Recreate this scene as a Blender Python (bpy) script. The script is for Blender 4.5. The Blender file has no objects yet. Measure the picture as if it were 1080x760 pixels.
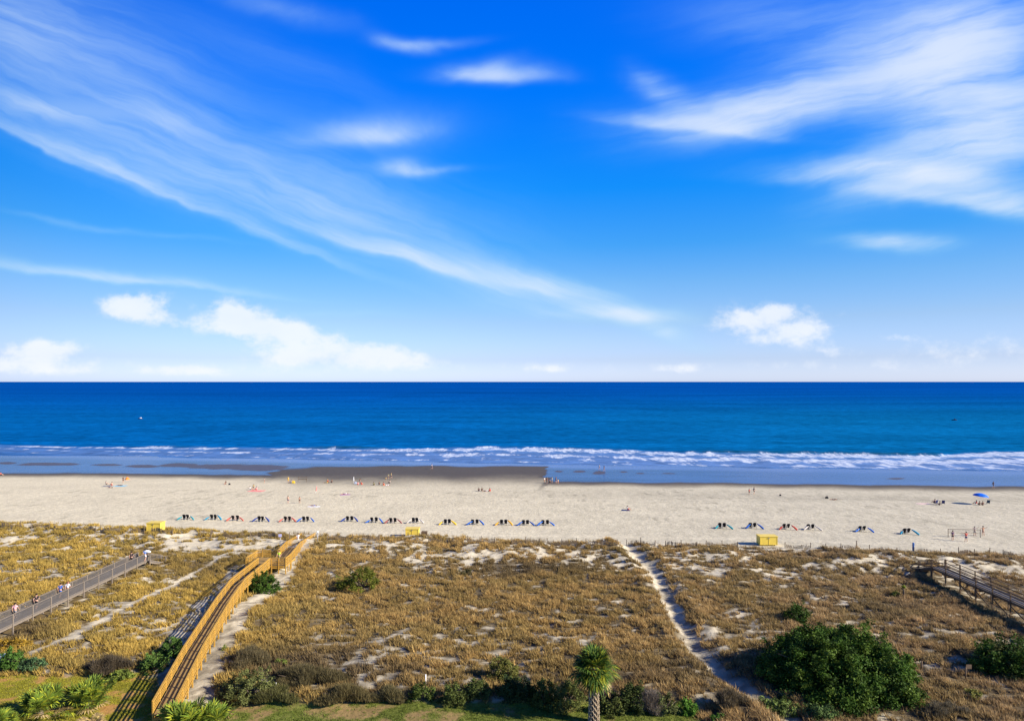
import bpy, bmesh, math, random
import numpy as np
from mathutils import Vector, Matrix

random.seed(7)
RNG = np.random.default_rng(7)
H = 28.0          # camera height over the beach
F = 720.0         # focal length in photo pixels (photo is 1080 wide, horizon row 402)
HOR = 402.0
scene = bpy.context.scene
COL = scene.collection
R = math.radians

# ------------------------------------------------------------------ noise
def _hash(ix, iy, seed):
    n = (ix * 374761393 + iy * 668265263 + seed * 1442695041) & 0xFFFFFFFF
    n = ((n ^ (n >> 13)) * 1274126177) & 0xFFFFFFFF
    n = n ^ (n >> 16)
    return (n & 0xFFFF) / 65535.0

def vnoise(x, y, seed=0):
    x = np.asarray(x, float); y = np.asarray(y, float)
    ix = np.floor(x).astype(np.int64); iy = np.floor(y).astype(np.int64)
    fx = x - ix; fy = y - iy
    fx = fx * fx * (3 - 2 * fx); fy = fy * fy * (3 - 2 * fy)
    a = _hash(ix, iy, seed); b = _hash(ix + 1, iy, seed)
    c = _hash(ix, iy + 1, seed); d = _hash(ix + 1, iy + 1, seed)
    return (a * (1 - fx) + b * fx) * (1 - fy) + (c * (1 - fx) + d * fx) * fy

def fbm(x, y, seed=0, o=4):
    s = 0; a = 0.5; t = 0
    for i in range(o):
        s = s + a * vnoise(x * 2 ** i + i * 17.3, y * 2 ** i - i * 9.1, seed + i); t += a; a *= 0.5
    return s / t

def sstep(a, b, x):
    t = np.clip((x - a) / (b - a), 0, 1)
    return t * t * (3 - 2 * t)

def G(px, py, cx, cy, rx, ry):
    return np.exp(-(((px - cx) / rx) ** 2 + ((py - cy) / ry) ** 2))

# ------------------------------------------------------------------ layout curves (read off the photograph, used as places on the ground)
def line_y(px, pts):
    return np.interp(px, [p[0] for p in pts], [p[1] for p in pts])

FENCE = [(-400, 550), (0, 554.5), (200, 563.5), (340, 568), (540, 572.8), (800, 577), (960, 582.5), (1080, 588.5), (1500, 598)]
FOAM_T = [(-600, 468), (0, 469), (80, 471), (250, 472), (440, 473.5), (520, 471.5), (640, 474), (720, 477), (850, 478.5), (990, 481), (1012, 478), (1080, 476), (1700, 474)]
FOAM_B = [(-600, 475), (0, 477), (80, 480), (250, 483), (440, 487), (640, 491), (850, 494), (1080, 497.5), (1700, 501)]
WATER = [(-600, 496), (0, 498.2), (280, 500.5), (300, 495), (330, 491.5), (572, 491.5), (580, 507), (800, 509.5), (1080, 513), (1700, 520)]

def proj(x, y, z):
    yy = np.maximum(y, 1.0)
    return 540 + F * x / yy, HOR + F * (H - z) / yy

def fence_y(x):
    return 118.3 - 0.135 * x

PATH_MAIN_PX = [(655, 574), (672, 588), (690, 602), (700, 622), (716, 652), (735, 684), (758, 708), (790, 730), (815, 745), (845, 768)]
PATH_LEFT_PX = [(40, 690), (78, 676), (95, 664), (115, 655), (138, 642), (160, 631), (190, 613), (222, 597), (240, 588), (262, 582)]
PATH_LEFT2_PX = [(172, 583), (190, 575), (205, 568)]
STRIP_PX = [(330, 572), (310, 590), (296, 612), (262, 640), (250, 655), (236, 680), (222, 705), (212, 730), (205, 760)]
def px_line(pts, z=0.8):
    return [((p[0] - 540) / F * ((H - z) * F / (p[1] - HOR)), (H - z) * F / (p[1] - HOR)) for p in pts]
PATH_MAIN = px_line(PATH_MAIN_PX); PATH_LEFT = px_line(PATH_LEFT_PX); PATH_LEFT2 = px_line(PATH_LEFT2_PX); STRIP = px_line(STRIP_PX)

def seg_dist(x, y, pts):
    best = np.full(np.shape(x), 1e9)
    for (ax, ay), (bx, by) in zip(pts[:-1], pts[1:]):
        dx, dy = bx - ax, by - ay
        t = np.clip(((x - ax) * dx + (y - ay) * dy) / (dx * dx + dy * dy), 0, 1)
        best = np.minimum(best, np.hypot(x - ax - t * dx, y - ay - t * dy))
    return best

def shore_y(x):       # where the beach dips under the sea (lower foam edge)
    yy = np.full(np.shape(x), 220.0)
    for _ in range(4):
        px = 540 + F * x / yy
        yy = (H + 0.5) * F / (line_y(px, FOAM_B) + 2.0 * (fbm(px / 60, px * 0 + 3, 5, 3) - 0.5) - HOR)
    return yy

def height(x, y):
    x = np.asarray(x, float); y = np.asarray(y, float)
    t = y - fence_y(x)
    beach = 0.25 - 0.75 * sstep(35, 80, t)
    beach = beach + 0.05 * (fbm(x / 3, y / 3, 31, 3) - .5) * (1 - sstep(60, 75, t))
    ys = shore_y(x)
    beach = np.where(y > ys, -0.5 - 0.03 * np.minimum(y - ys, 90), np.where(t > 70, np.maximum(beach, -0.5), beach))
    dune = 0.9 + 1.3 * (fbm(x / 17, y / 13, 3, 3) - 0.45) + 0.75 * (fbm(x / 4.2, y / 3.4, 9, 3) - 0.5)
    dune = dune + 0.22 * (fbm(x / 1.1, y / 1.0, 19, 2) - .5)
    ridge = np.exp(-((t + 9) / 6.0) ** 2) * (0.5 + 1.1 * fbm(x / 5, y / 3.5, 14, 3))
    dune = dune + ridge * 0.9
    lawn = 0.75 + 0.1 * (fbm(x / 6, y / 6, 8, 2) - .5)
    px, py = proj(x, y, 0.8)
    l = sstep(736, 746, py + 6 * (fbm(x / 3, y / 3, 4, 2) - .5)) * (px > 225) * (px < 760)
    l = np.maximum(l, sstep(706, 716, py) * (px < 170))
    dune = dune * (1 - l) + lawn * l
    d1 = seg_dist(x, y, PATH_MAIN)
    dune = dune - 0.45 * np.exp(-(d1 / 1.1) ** 2) + 0.25 * np.exp(-((d1 - 2.4) / 0.9) ** 2)
    w = sstep(-3.5, 0.5, t)
    out = dune * (1 - w) + beach * w
    far = sstep(-5, 38, y)
    return out * far + 0.5 * (1 - far) * (1 - w) + out * 0 + (1 - far) * w * beach

def at(px, py, dz=0.0):
    """the ground point seen at photo pixel (px, py)"""
    z = 0.3
    for _ in range(14):
        Y = (H - z - dz) * F / (py - HOR); X = (px - 540) / F * Y
        z = 0.5 * z + 0.5 * float(height(np.array([X]), np.array([Y]))[0])
    Y = (H - z - dz) * F / (py - HOR); X = (px - 540) / F * Y
    return X, Y, float(height(np.array([X]), np.array([Y]))[0])

def hz(x, y):
    return float(height(np.array([float(x)]), np.array([float(y)]))[0])

# ------------------------------------------------------------------ vegetation cover 0..1
def cover(x, y, z):
    px, py = proj(x, y, z)
    t = y - fence_y(x)
    n = fbm(x / 5.5, y / 2.6, 51, 4)
    n2 = fbm(x / 1.9, y / 1.2, 57, 3)
    b = np.full(np.shape(x), 0.38)
    left = 1 - sstep(170, 260, px)
    b = b - 0.34 * sstep(-20, -12, t) * (1 - 0.35 * left)
    b = b + 0.10 * np.exp(-((t + 9.0) / 2.2) ** 2)
    b = b - (0.65 - .25 * left) * sstep(-5.0, -2.5, t)
    b = b - 0.24 * left * sstep(-60, -30, t) * 0.75
    b = b - 0.29 * G(px, py, 400, 684, 75, 24) - 0.29 * G(px, py, 500, 698, 60, 17) - 0.30 * G(px, py, 600, 672, 75, 12)
    b = b - 0.13 * G(px, py, 520, 678, 90, 16)
    b = b - 0.48 * G(px, py, 452, 592, 42, 8) - 0.12 * G(px, py, 530, 590, 40, 6)
    b = b - 0.34 * G(px, py, 830, 608, 70, 8) - 0.45 * G(px, py, 755, 606, 16, 9) - 0.25 * G(px, py, 870, 630, 60, 10)
    b = b - 0.45 * G(px, py, 775, 668, 40, 14) - 0.30 * G(px, py, 960, 672, 70, 8) - 0.3 * G(px, py, 1000, 700, 50, 10)
    b = b - 0.40 * G(px, py, 1040, 612, 40, 12) - 0.55 * G(px, py, 235, 578, 55, 8) - 0.2 * G(px, py, 110, 645, 40, 9)
    b = b - 0.22 * G(px, py, 160, 665, 30, 9) - 0.3 * G(px, py, 690, 600, 40, 8)
    v = sstep(-0.07, 0.10, .42 * (n - 0.5) + b * 0.66 + 0.55 * (n2 - 0.5) + .85 * (fbm(x / .75, y / .75, 58, 2) - .5))
    v = v * (1 - .85 * (1 - sstep(1.3, 2.2, seg_dist(x, y, [(-32.0, 62), (-34.6, 72), (-36.6, 82), (-37.8, 92), (-38.6, 98)]) + 1.2 * (n2 - .5))))
    v = v * sstep(0.75, 1.4, seg_dist(x, y, PATH_MAIN) + .8 * (n2 - .5))
    v = v * sstep(0.45, 0.9, seg_dist(x, y, PATH_LEFT) + 0.6 * (n2 - .5))
    v = v * sstep(0.3, 0.9, seg_dist(x, y, PATH_LEFT2) + 0.8 * (n2 - .5))
    v = v * sstep(0.9, 1.7, seg_dist(x, y, STRIP) + 1.2 * (n2 - .5))
    v = v * (1 - sstep(-1.6, -0.4, t + 1.5 * (n2 - .5)))
    return v

def lawn_mask(x, y, z):
    px, py = proj(x, y, z)
    j = fbm(x / 2.2, y / 2.2, 77, 3) - .5
    a = sstep(738, 742, py + 10 * j) * sstep(228, 240, px) * (1 - sstep(720, 760, px))
    b = sstep(708, 714, py + 10 * j + 0.0 * px) * (1 - sstep(160, 172, px))
    return np.maximum(a, b)

# ------------------------------------------------------------------ mesh helpers
def mesh_np(name, verts, faces, nper, colors=None, smooth=False, attrs=None):
    """faces: (n, nper) int array"""
    me = bpy.data.meshes.new(name)
    verts = np.asarray(verts, np.float32); faces = np.asarray(faces, np.int32)
    me.vertices.add(len(verts)); me.vertices.foreach_set('co', verts.ravel())
    me.loops.add(faces.size); me.loops.foreach_set('vertex_index', faces.ravel())
    me.polygons.add(len(faces))
    me.polygons.foreach_set('loop_start', np.arange(0, faces.size, nper, dtype=np.int32))
    me.polygons.foreach_set('loop_total', np.full(len(faces), nper, np.int32))
    me.polygons.foreach_set('use_smooth', np.full(len(faces), smooth, bool))
    me.update(calc_edges=True)
    if colors is not None:
        a = me.color_attributes.new('Col', 'FLOAT_COLOR', 'POINT')
        c = np.ones((len(verts), 4), np.float32); c[:, :3] = colors
        a.data.foreach_set('color', c.ravel())
    for k, v in (attrs or {}).items():
        a = me.attributes.new(k, 'FLOAT', 'POINT'); a.data.foreach_set('value', np.asarray(v, np.float32).ravel())
    return me

def link(name, me, mat=None, parent=None, loc=None):
    o = bpy.data.objects.new(name, me); COL.objects.link(o)
    if mat is not None and me is not None:
        if len(me.materials) == 0: me.materials.append(mat)
    if parent is not None: o.parent = parent
    if loc is not None: o.location = loc
    return o

def empty(name, loc, rz=0.0):
    o = bpy.data.objects.new(name, None); COL.objects.link(o)
    o.location = loc; o.rotation_euler = (0, 0, rz); o.empty_display_size = 0.3
    return o

def tag(o, label, cat=None, group=None, kind=None):
    if label: o['label'] = label
    if cat: o['category'] = cat
    if group: o['group'] = group
    if kind: o['kind'] = kind
    return o

class MB:
    def __init__(self): self.v = []; self.f = []
    def box(self, cx, cy, cz, sx, sy, sz, rot=None, taper=1.0):
        b = len(self.v)
        for dz in (-.5, .5):
            k = taper if dz > 0 else 1
            for dx, dy in ((-.5, -.5), (.5, -.5), (.5, .5), (-.5, .5)):
                p = Vector((dx * sx * k, dy * sy * k, dz * sz))
                if rot is not None: p = rot @ p
                self.v.append((cx + p.x, cy + p.y, cz + p.z))
        for q in ((0, 3, 2, 1), (4, 5, 6, 7), (0, 1, 5, 4), (1, 2, 6, 5), (2, 3, 7, 6), (3, 0, 4, 7)):
            self.f.append(tuple(b + i for i in q))
    def beam(self, p, q, w, h):
        """box from p to q, w wide (horizontal), h high"""
        p = Vector(p); q = Vector(q); d = q - p; L = d.length
        if L < 1e-6: return
        d.normalize(); up = Vector((0, 0, 1))
        s = d.cross(up)
        if s.length < 1e-4: s = Vector((1, 0, 0))
        s.normalize(); u = s.cross(d)
        b = len(self.v)
        for e in (p, q):
            for a, c in ((-.5, -.5), (.5, -.5), (.5, .5), (-.5, .5)):
                self.v.append(tuple(e + s * (a * w) + u * (c * h)))
        for k in ((0, 1, 2, 3), (7, 6, 5, 4), (0, 4, 5, 1), (1, 5, 6, 2), (2, 6, 7, 3), (3, 7, 4, 0)):
            self.f.append(tuple(b + i for i in k))
    def tube(self, pts, rads, n=8, cap=True):
        b = len(self.v); pts = [Vector(p) for p in pts]
        for i, p in enumerate(pts):
            d = (pts[min(i + 1, len(pts) - 1)] - pts[max(i - 1, 0)])
            if d.length < 1e-6: d = Vector((0, 0, 1))
            d.normalize()
            s = d.cross(Vector((0.12, 0.99, 0.05)));
            if s.length < 1e-3: s = d.cross(Vector((1, 0, 0)))
            s.normalize(); u = s.cross(d)
            for k in range(n):
                a = 2 * math.pi * k / n
                self.v.append(tuple(p + (s * math.cos(a) + u * math.sin(a)) * rads[i]))
        for i in range(len(pts) - 1):
            for k in range(n):
                self.f.append((b + i * n + k, b + i * n + (k + 1) % n, b + (i + 1) * n + (k + 1) % n, b + (i + 1) * n + k))
        if cap:
            self.f.append(tuple(b + k for k in range(n))[::-1])
            self.f.append(tuple(b + (len(pts) - 1) * n + k for k in range(n)))
    def mesh(self, name, smooth=False):
        me = bpy.data.meshes.new(name); me.from_pydata(self.v, [], self.f)
        if smooth: me.polygons.foreach_set('use_smooth', [True] * len(me.polygons))
        me.update(); return me
    def build(self, name, mat, parent=None, smooth=False, loc=None):
        return link(name, self.mesh(name, smooth), mat, parent, loc)

# ------------------------------------------------------------------ materials
def new_mat(name):
    m = bpy.data.materials.new(name); m.use_nodes = True
    nt = m.node_tree; b = nt.nodes['Principled BSDF']
    return m, nt, b

def mat_plain(name, col, rough=0.7, noise=0.18, scale=6.0, bump=0.15, spec=0.3, metal=0.0):
    m, nt, b = new_mat(name)
    tc = nt.nodes.new('ShaderNodeTexCoord'); n = nt.nodes.new('ShaderNodeTexNoise')
    n.inputs['Scale'].default_value = scale; n.inputs['Detail'].default_value = 5
    nt.links.new(tc.outputs['Object'], n.inputs['Vector'])
    r = nt.nodes.new('ShaderNodeMapRange')
    r.inputs[1].default_value = 0.3; r.inputs[2].default_value = 0.7
    r.inputs[3].default_value = 1 - noise; r.inputs[4].default_value = 1 + noise
    nt.links.new(n.outputs['Fac'], r.inputs[0])
    mx = nt.nodes.new('ShaderNodeVectorMath'); mx.operation = 'SCALE'
    mx.inputs[0].default_value = col; nt.links.new(r.outputs[0], mx.inputs['Scale'])
    nt.links.new(mx.outputs[0], b.inputs['Base Color'])
    b.inputs['Roughness'].default_value = rough; b.inputs['Specular IOR Level'].default_value = spec
    b.inputs['Metallic'].default_value = metal
    if bump:
        bp = nt.nodes.new('ShaderNodeBump'); bp.inputs['Strength'].default_value = bump
        bp.inputs['Distance'].default_value = 0.02
        nt.links.new(n.outputs['Fac'], bp.inputs['Height']); nt.links.new(bp.outputs[0], b.inputs['Normal'])
    return m

def mat_wood(name, col, dark=0.6, along=(0.6, 9, 9)):
    m, nt, b = new_mat(name)
    tc = nt.nodes.new('ShaderNodeTexCoord'); mp = nt.nodes.new('ShaderNodeMapping'); n = nt.nodes.new('ShaderNodeTexNoise')
    mp.inputs['Scale'].default_value = along
    n.inputs['Scale'].default_value = 1.5; n.inputs['Detail'].default_value = 6
    nt.links.new(tc.outputs['Object'], mp.inputs[0]); nt.links.new(mp.outputs[0], n.inputs['Vector'])
    cr = nt.nodes.new('ShaderNodeValToRGB')
    cr.color_ramp.elements[0].position = 0.3; cr.color_ramp.elements[1].position = 0.7
    cr.color_ramp.elements[0].color = (col[0] * dark, col[1] * dark, col[2] * dark, 1); cr.color_ramp.elements[1].color = (*col, 1)
    nt.links.new(n.outputs['Fac'], cr.inputs[0]); nt.links.new(cr.outputs[0], b.inputs['Base Color'])
    b.inputs['Roughness'].default_value = 0.75; b.inputs['Specular IOR Level'].default_value = 0.2
    return m

def mat_leaf(name, trans=0.25, rough=0.6, spec=0.25):
    m, nt, b = new_mat(name)
    a = nt.nodes.new('ShaderNodeAttribute'); a.attribute_name = 'Col'
    nt.links.new(a.outputs['Color'], b.inputs['Base Color'])
    b.inputs['Roughness'].default_value = rough; b.inputs['Specular IOR Level'].default_value = spec
    t = nt.nodes.new('ShaderNodeBsdfTranslucent'); nt.links.new(a.outputs['Color'], t.inputs['Color'])
    mx = nt.nodes.new('ShaderNodeMixShader'); mx.inputs[0].default_value = trans
    out = nt.nodes['Material Output']
    nt.links.new(b.outputs[0], mx.inputs[1]); nt.links.new(t.outputs[0], mx.inputs[2]); nt.links.new(mx.outputs[0], out.inputs['Surface'])
    return m

M_GRASS = mat_leaf('dry_grass', 0.3, 0.8, 0.1)
M_LEAF = mat_leaf('leaf', 0.25, 0.65, 0.12)
M_BARK = mat_wood('bark', (0.16, 0.12, 0.085), 0.5, (4, 4, 1))
M_GOLD = mat_wood('new_timber', (0.58, 0.33, 0.06), 0.45)
M_GOLD2 = mat_wood('new_timber_deck', (0.33, 0.22, 0.085), 0.7, (9, 0.8, 9))
M_GREYW = mat_wood('weathered_timber', (0.24, 0.195, 0.15), 0.6)
M_GREYD = mat_wood('weathered_deck', (0.165, 0.15, 0.14), 0.7, (9, 0.8, 9))
M_BRNW = mat_wood('dark_timber', (0.17, 0.115, 0.07), 0.6)
M_SLAT = mat_wood('sand_fence_wood', (0.20, 0.15, 0.10), 0.6, (4, 4, 1))
M_YEL = mat_plain('yellow_paint', (0.68, 0.50, 0.075), 0.45, 0.05, 1.2, 0.03)
M_DARK = mat_plain('dark_paint', (0.03, 0.03, 0.035), 0.5, 0.1)
M_WHITE = mat_plain('white_paint', (0.78, 0.78, 0.76), 0.5, 0.06)
M_CONC = mat_plain('concrete', (0.52, 0.51, 0.50), 0.85, 0.12, 2.0, 0.2)
M_METAL = mat_plain('grey_metal', (0.3, 0.31, 0.33), 0.4, 0.05, metal=0.6)
_cm = {}
def cloth(col, rough=0.8):
    k = tuple(round(c, 3) for c in col)
    if k not in _cm: _cm[k] = mat_plain('cloth', k, rough, 0.08, 8, 0.1, 0.15)
    return _cm[k]
SKIN = cloth((0.50, 0.29, 0.20), 0.6); SKIN2 = cloth((0.36, 0.2, 0.13), 0.6); HAIRD = cloth((0.03, 0.02, 0.015)); HAIRB = cloth((0.30, 0.19, 0.08))

# ------------------------------------------------------------------ ground
def build_ground():
    xs = np.concatenate([[-6000, -2500, -1200, -600, -350, -260], np.arange(-205, 205.01, 0.5), [260, 350, 600, 1200, 2500, 6000]])
    ys = np.concatenate([[-600, -200, -60, -20, 0, 15, 25, 32, 38], np.arange(42, 125, 0.36), np.arange(125, 252, 0.55), [260, 280, 310, 340]])
    X, Y = np.meshgrid(xs, ys)
    Z = height(X, Y)
    px, py = proj(X, Y, Z)
    t = Y - fence_y(X)
    sand = np.stack([np.full_like(X, .565), np.full_like(X, .50), np.full_like(X, .355)], -1)
    # beach tone: warmer and paler on the left, greyer to the right
    rr = sstep(300, 900, px)[..., None]
    sand = sand * (1 - rr * 0.14) * np.array([1, 1, 1]) + rr * np.array([-.012, 0.0, 0.018])
    n = fbm(X / 9, Y / 5, 101, 4)[..., None]; sand = sand * (0.9 + 0.2 * n)
    band = np.exp(-((py - (520 + (px - 540) * .012)) / 4.0) ** 2) * fbm(X / 2.2, Y / 4, 111, 3) * sstep(250, 700, px)
    sand = sand * (1 - 0.22 * band[..., None])
    # scattered seaweed and scuffed patches, wheel tracks
    wr = sstep(0.64, 0.74, fbm(X / 1.2, Y / 3.0, 121, 4)) * sstep(.45, .6, fbm(X / 14, Y / 10, 122, 2)) * sstep(512, 518, py) * (1 - sstep(545, 560, py))
    sand = sand * (1 - 0.28 * (wr * (t > 0))[..., None])
    for k, (pts, w, s) in enumerate([([(160, 536), (185, 532), (205, 527), (217, 527)], .5, .25), ([(196, 528), (208, 533), (214, 542)], .25, .16), ([(206, 526), (222, 536), (226, 543)], .25, .14),
                      ([(700, 522), (760, 525), (900, 526), (1080, 528)], .5, .18), ([(790, 528), (830, 545), (860, 552)], .3, .12), ([(0, 549), (200, 556), (520, 566), (800, 569), (1080, 582)], .8, -.09),
                      ([(0, 552), (200, 559), (520, 568), (800, 572), (1080, 585)], .35, .10), ([(540, 536), (760, 528)], .35, .10)]):
        d = seg_dist(X, Y, px_line(pts, 0.0))
        sand = sand * (1 - s * np.exp(-(d / w) ** 2) * (0.4 + fbm(X / 1.5, Y / 1.5, 130 + k, 2)))[..., None]
    sand = sand * (1 + (.20 + .14 * sstep(250, 800, px)) * (fbm(X / .8, Y / 2.4, 127, 3) - .5) * sstep(512, 520, py))[..., None]
    # damp sand towards the water
    pw = px + 26 * (fbm(px / 30, py / 3.0, 143, 3) - .5)
    wl = line_y(pw, WATER) + 2.6 * (fbm(px / 38, py / 9, 141, 4) - .5)
    dampw = np.where((px > 285) & (px < 578), 13.0, 4.5)
    cen = sstep(265, 330, pw) * (1 - sstep(574, 582, pw)); dampw = 5.0 + 14 * cen + 1.5 * sstep(800, 1000, px)
    q = (py - wl) / dampw + 0.25 * (fbm(px / 30, py / 6, 144, 3) - .5)
    damp = 1 - sstep(0.15 + .25 * cen, 1.30, q)
    dampc = np.array([.088, .070, .048])
    col = sand * (1 - damp[..., None]) + dampc * damp[..., None]
    # thin water film on flat sand; blue sky reflection painted into its colour
    wet = (1 - sstep(-0.6, 0.9, py - wl))
    sbar = np.zeros_like(X)
    for (cx, cy, rx, ry, s) in [(8, 488.3, 14, 1.4, .9), (52, 489.3, 38, 1.9, 1), (112, 490, 22, 1.3, .9), (150, 491.3, 20, 1.6, 1), (190, 490.5, 26, 2.2, 1.1), (232, 491.8, 34, 2.6, 1.2), (272, 493.0, 34, 3.4, 1.25),
                            (589, 496.8, 6, 1.2, 1), (612, 497, 7, 1.2, 1), (632, 498.0, 7, 2.0, 1.1), (657, 497.3, 6, 1.3, .8), (676, 499, 8, 1, .6), (705, 499, 10, 1, .5), (945, 504.5, 12, 1.2, .7), (765, 503, 12, .8, .5), (1055, 508, 14, .9, .5), (830, 501, 16, .8, .45)]:
        sbar = np.maximum(sbar, s * G(px, py, cx, cy, rx, ry))
    j = fbm((px + 3.0 * (py - 490)) / 14, py / 2.2, 150, 3) - .5
    bar = sstep(0.35, 0.62, sbar + 0.55 * j)
    edge = np.where(px < 300, 1, 0) * sstep(495, 499, py)
    wet = wet * (1 - 0.9 * bar)
    filmc = np.array([.042, .090, .215]) * (0.62 + 0.75 * fbm(px / 70, py / 2, 155, 4))[..., None]
    lav = (sstep(3.5, 0, np.abs(py - line_y(px, FOAM_B) - 1.5)) * 0.6)[..., None]
    filmc = filmc * (1 - lav) + np.array([.13, .20, .44]) * lav
    rgt = (sstep(620, 900, px) * 0.45)[..., None]
    filmc = filmc * (1 - rgt) + np.array([.085, .135, .31]) * rgt
    barc = np.array([.085, .08, .10])
    col = col * (1 - wet[..., None]) + filmc * wet[..., None]
    bb = (bar * (py < wl + .3))[..., None]
    col = col * (1 - bb) + barc * bb
    # dunes: thatch and litter under the grass
    cv = cover(X, Y, Z)
    lm = lawn_mask(X, Y, Z)
    gn = fbm(X / 3, Y / 3, 160, 4)[..., None]
    thatch = np.array([.085, .058, .024]) * (0.5 + 0.9 * gn)
    lft = (1 - sstep(200, 420, px))[..., None]
    thatch = thatch * (1 + lft * np.array([.25, .15, -.2]))
    dw = (t < 1)[..., None]
    dsand = np.array([.56, .495, .36]) * (0.85 + 0.3 * fbm(X / 2, Y / 2, 165, 3))[..., None]
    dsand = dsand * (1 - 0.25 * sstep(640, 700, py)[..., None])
    lit = sstep(.42, .62, fbm(X / .6, Y / .7, 167, 3)) * (.25 + .75 * (1 - sstep(-26, -16, t)))
    dsand = dsand * (1 - .5 * lit[..., None]) + np.array([.03, .02, .01]) * lit[..., None]
    dcol = dsand * (1 - 0.88 * cv[..., None]) + thatch * 0.88 * cv[..., None]
    gl = fbm(X / 1.3, Y / 1.3, 170, 4)
    g1 = np.array([.135, .155, .03]); g2 = np.array([.26, .18, .075])
    bare = sstep(0.5, 0.66, gl + 0.22 * G(px, py, 400, 752, 70, 12) + .2 * G(px, py, 250, 748, 30, 12) + .22 * G(px, py, 150, 740, 30, 20) + 0.15 * G(px, py, 40, 708, 60, 5) - 0.05)[..., None]
    lcol = g1 * (1 - bare) + g2 * bare
    ly = (1 - sstep(160, 200, px))[..., None]
    lcol = lcol * (1 + ly * np.array([.5, .2, -.1])) * (0.8 + 0.4 * gn)
    dcol = dcol * (1 - lm[..., None]) + lcol * lm[..., None]
    w = sstep(-1.5, -0.3, t)[..., None]
    col = np.where(Y[..., None] < 135, dcol * (1 - w) + col * w, col)
    nx, ny = len(xs), len(ys)
    idx = np.arange(nx * ny).reshape(ny, nx)
    faces = np.stack([idx[:-1, :-1], idx[:-1, 1:], idx[1:, 1:], idx[1:, :-1]], -1).reshape(-1, 4)
    me = mesh_np('ground', np.stack([X, Y, Z], -1).reshape(-1, 3), faces, 4, np.clip(col, 0, 1).reshape(-1, 3), True,
                 {'wet': wet * (t > 20) + 0.55 * damp * (t > 20) * (1 - wet)})
    m, nt, b = new_mat('sand')
    a = nt.nodes.new('ShaderNodeAttribute'); a.attribute_name = 'Col'
    wa = nt.nodes.new('ShaderNodeAttribute'); wa.attribute_name = 'wet'
    geo = nt.nodes.new('ShaderNodeNewGeometry')
    n1 = nt.nodes.new('ShaderNodeTexNoise'); n1.inputs['Scale'].default_value = 1.3; n1.inputs['Detail'].default_value = 7; n1.inputs['Roughness'].default_value = 0.7
    n2 = nt.nodes.new('ShaderNodeTexVoronoi'); n2.inputs['Scale'].default_value = 1.7
    nt.links.new(geo.outputs['Position'], n1.inputs['Vector']); nt.links.new(geo.outputs['Position'], n2.inputs['Vector'])
    r = nt.nodes.new('ShaderNodeMapRange'); r.inputs[1].default_value = .3; r.inputs[2].default_value = .7; r.inputs[3].default_value = .78; r.inputs[4].default_value = 1.13
    nt.links.new(n1.outputs['Fac'], r.inputs[0])
    sc = nt.nodes.new('ShaderNodeVectorMath'); sc.operation = 'SCALE'
    nt.links.new(a.outputs['Color'], sc.inputs[0]); nt.links.new(r.outputs[0], sc.inputs['Scale'])
    nt.links.new(sc.outputs[0], b.inputs['Base Color'])
    rr_ = nt.nodes.new('ShaderNodeMapRange'); rr_.inputs[3].default_value = .95; rr_.inputs[4].default_value = .22
    nt.links.new(wa.outputs['Fac'], rr_.inputs[0]); nt.links.new(rr_.outputs[0], b.inputs['Roughness'])
    sp = nt.nodes.new('ShaderNodeMapRange'); sp.inputs[3].default_value = .1; sp.inputs[4].default_value = .05
    nt.links.new(wa.outputs['Fac'], sp.inputs[0]); nt.links.new(sp.outputs[0], b.inputs['Specular IOR Level'])
    add = nt.nodes.new('ShaderNodeMath'); add.operation = 'MULTIPLY_ADD'; add.inputs[1].default_value = .22
    nt.links.new(n2.outputs['Distance'], add.inputs[0]); nt.links.new(n1.outputs['Fac'], add.inputs[2])
    bs = nt.nodes.new('ShaderNodeMapRange'); bs.inputs[3].default_value = .9; bs.inputs[4].default_value = 0.02
    bs.inputs[2].default_value = .5
    nt.links.new(wa.outputs['Fac'], bs.inputs[0])
    bp = nt.nodes.new('ShaderNodeBump'); bp.inputs['Distance'].default_value = 0.15
    nt.links.new(bs.outputs[0], bp.inputs['Strength']); nt.links.new(add.outputs[0], bp.inputs['Height']); nt.links.new(bp.outputs[0], b.inputs['Normal'])
    o = link('ground', me, m)
    tag(o, 'pale beach sand rising into grassy dunes behind it', 'ground', kind='structure')

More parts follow.
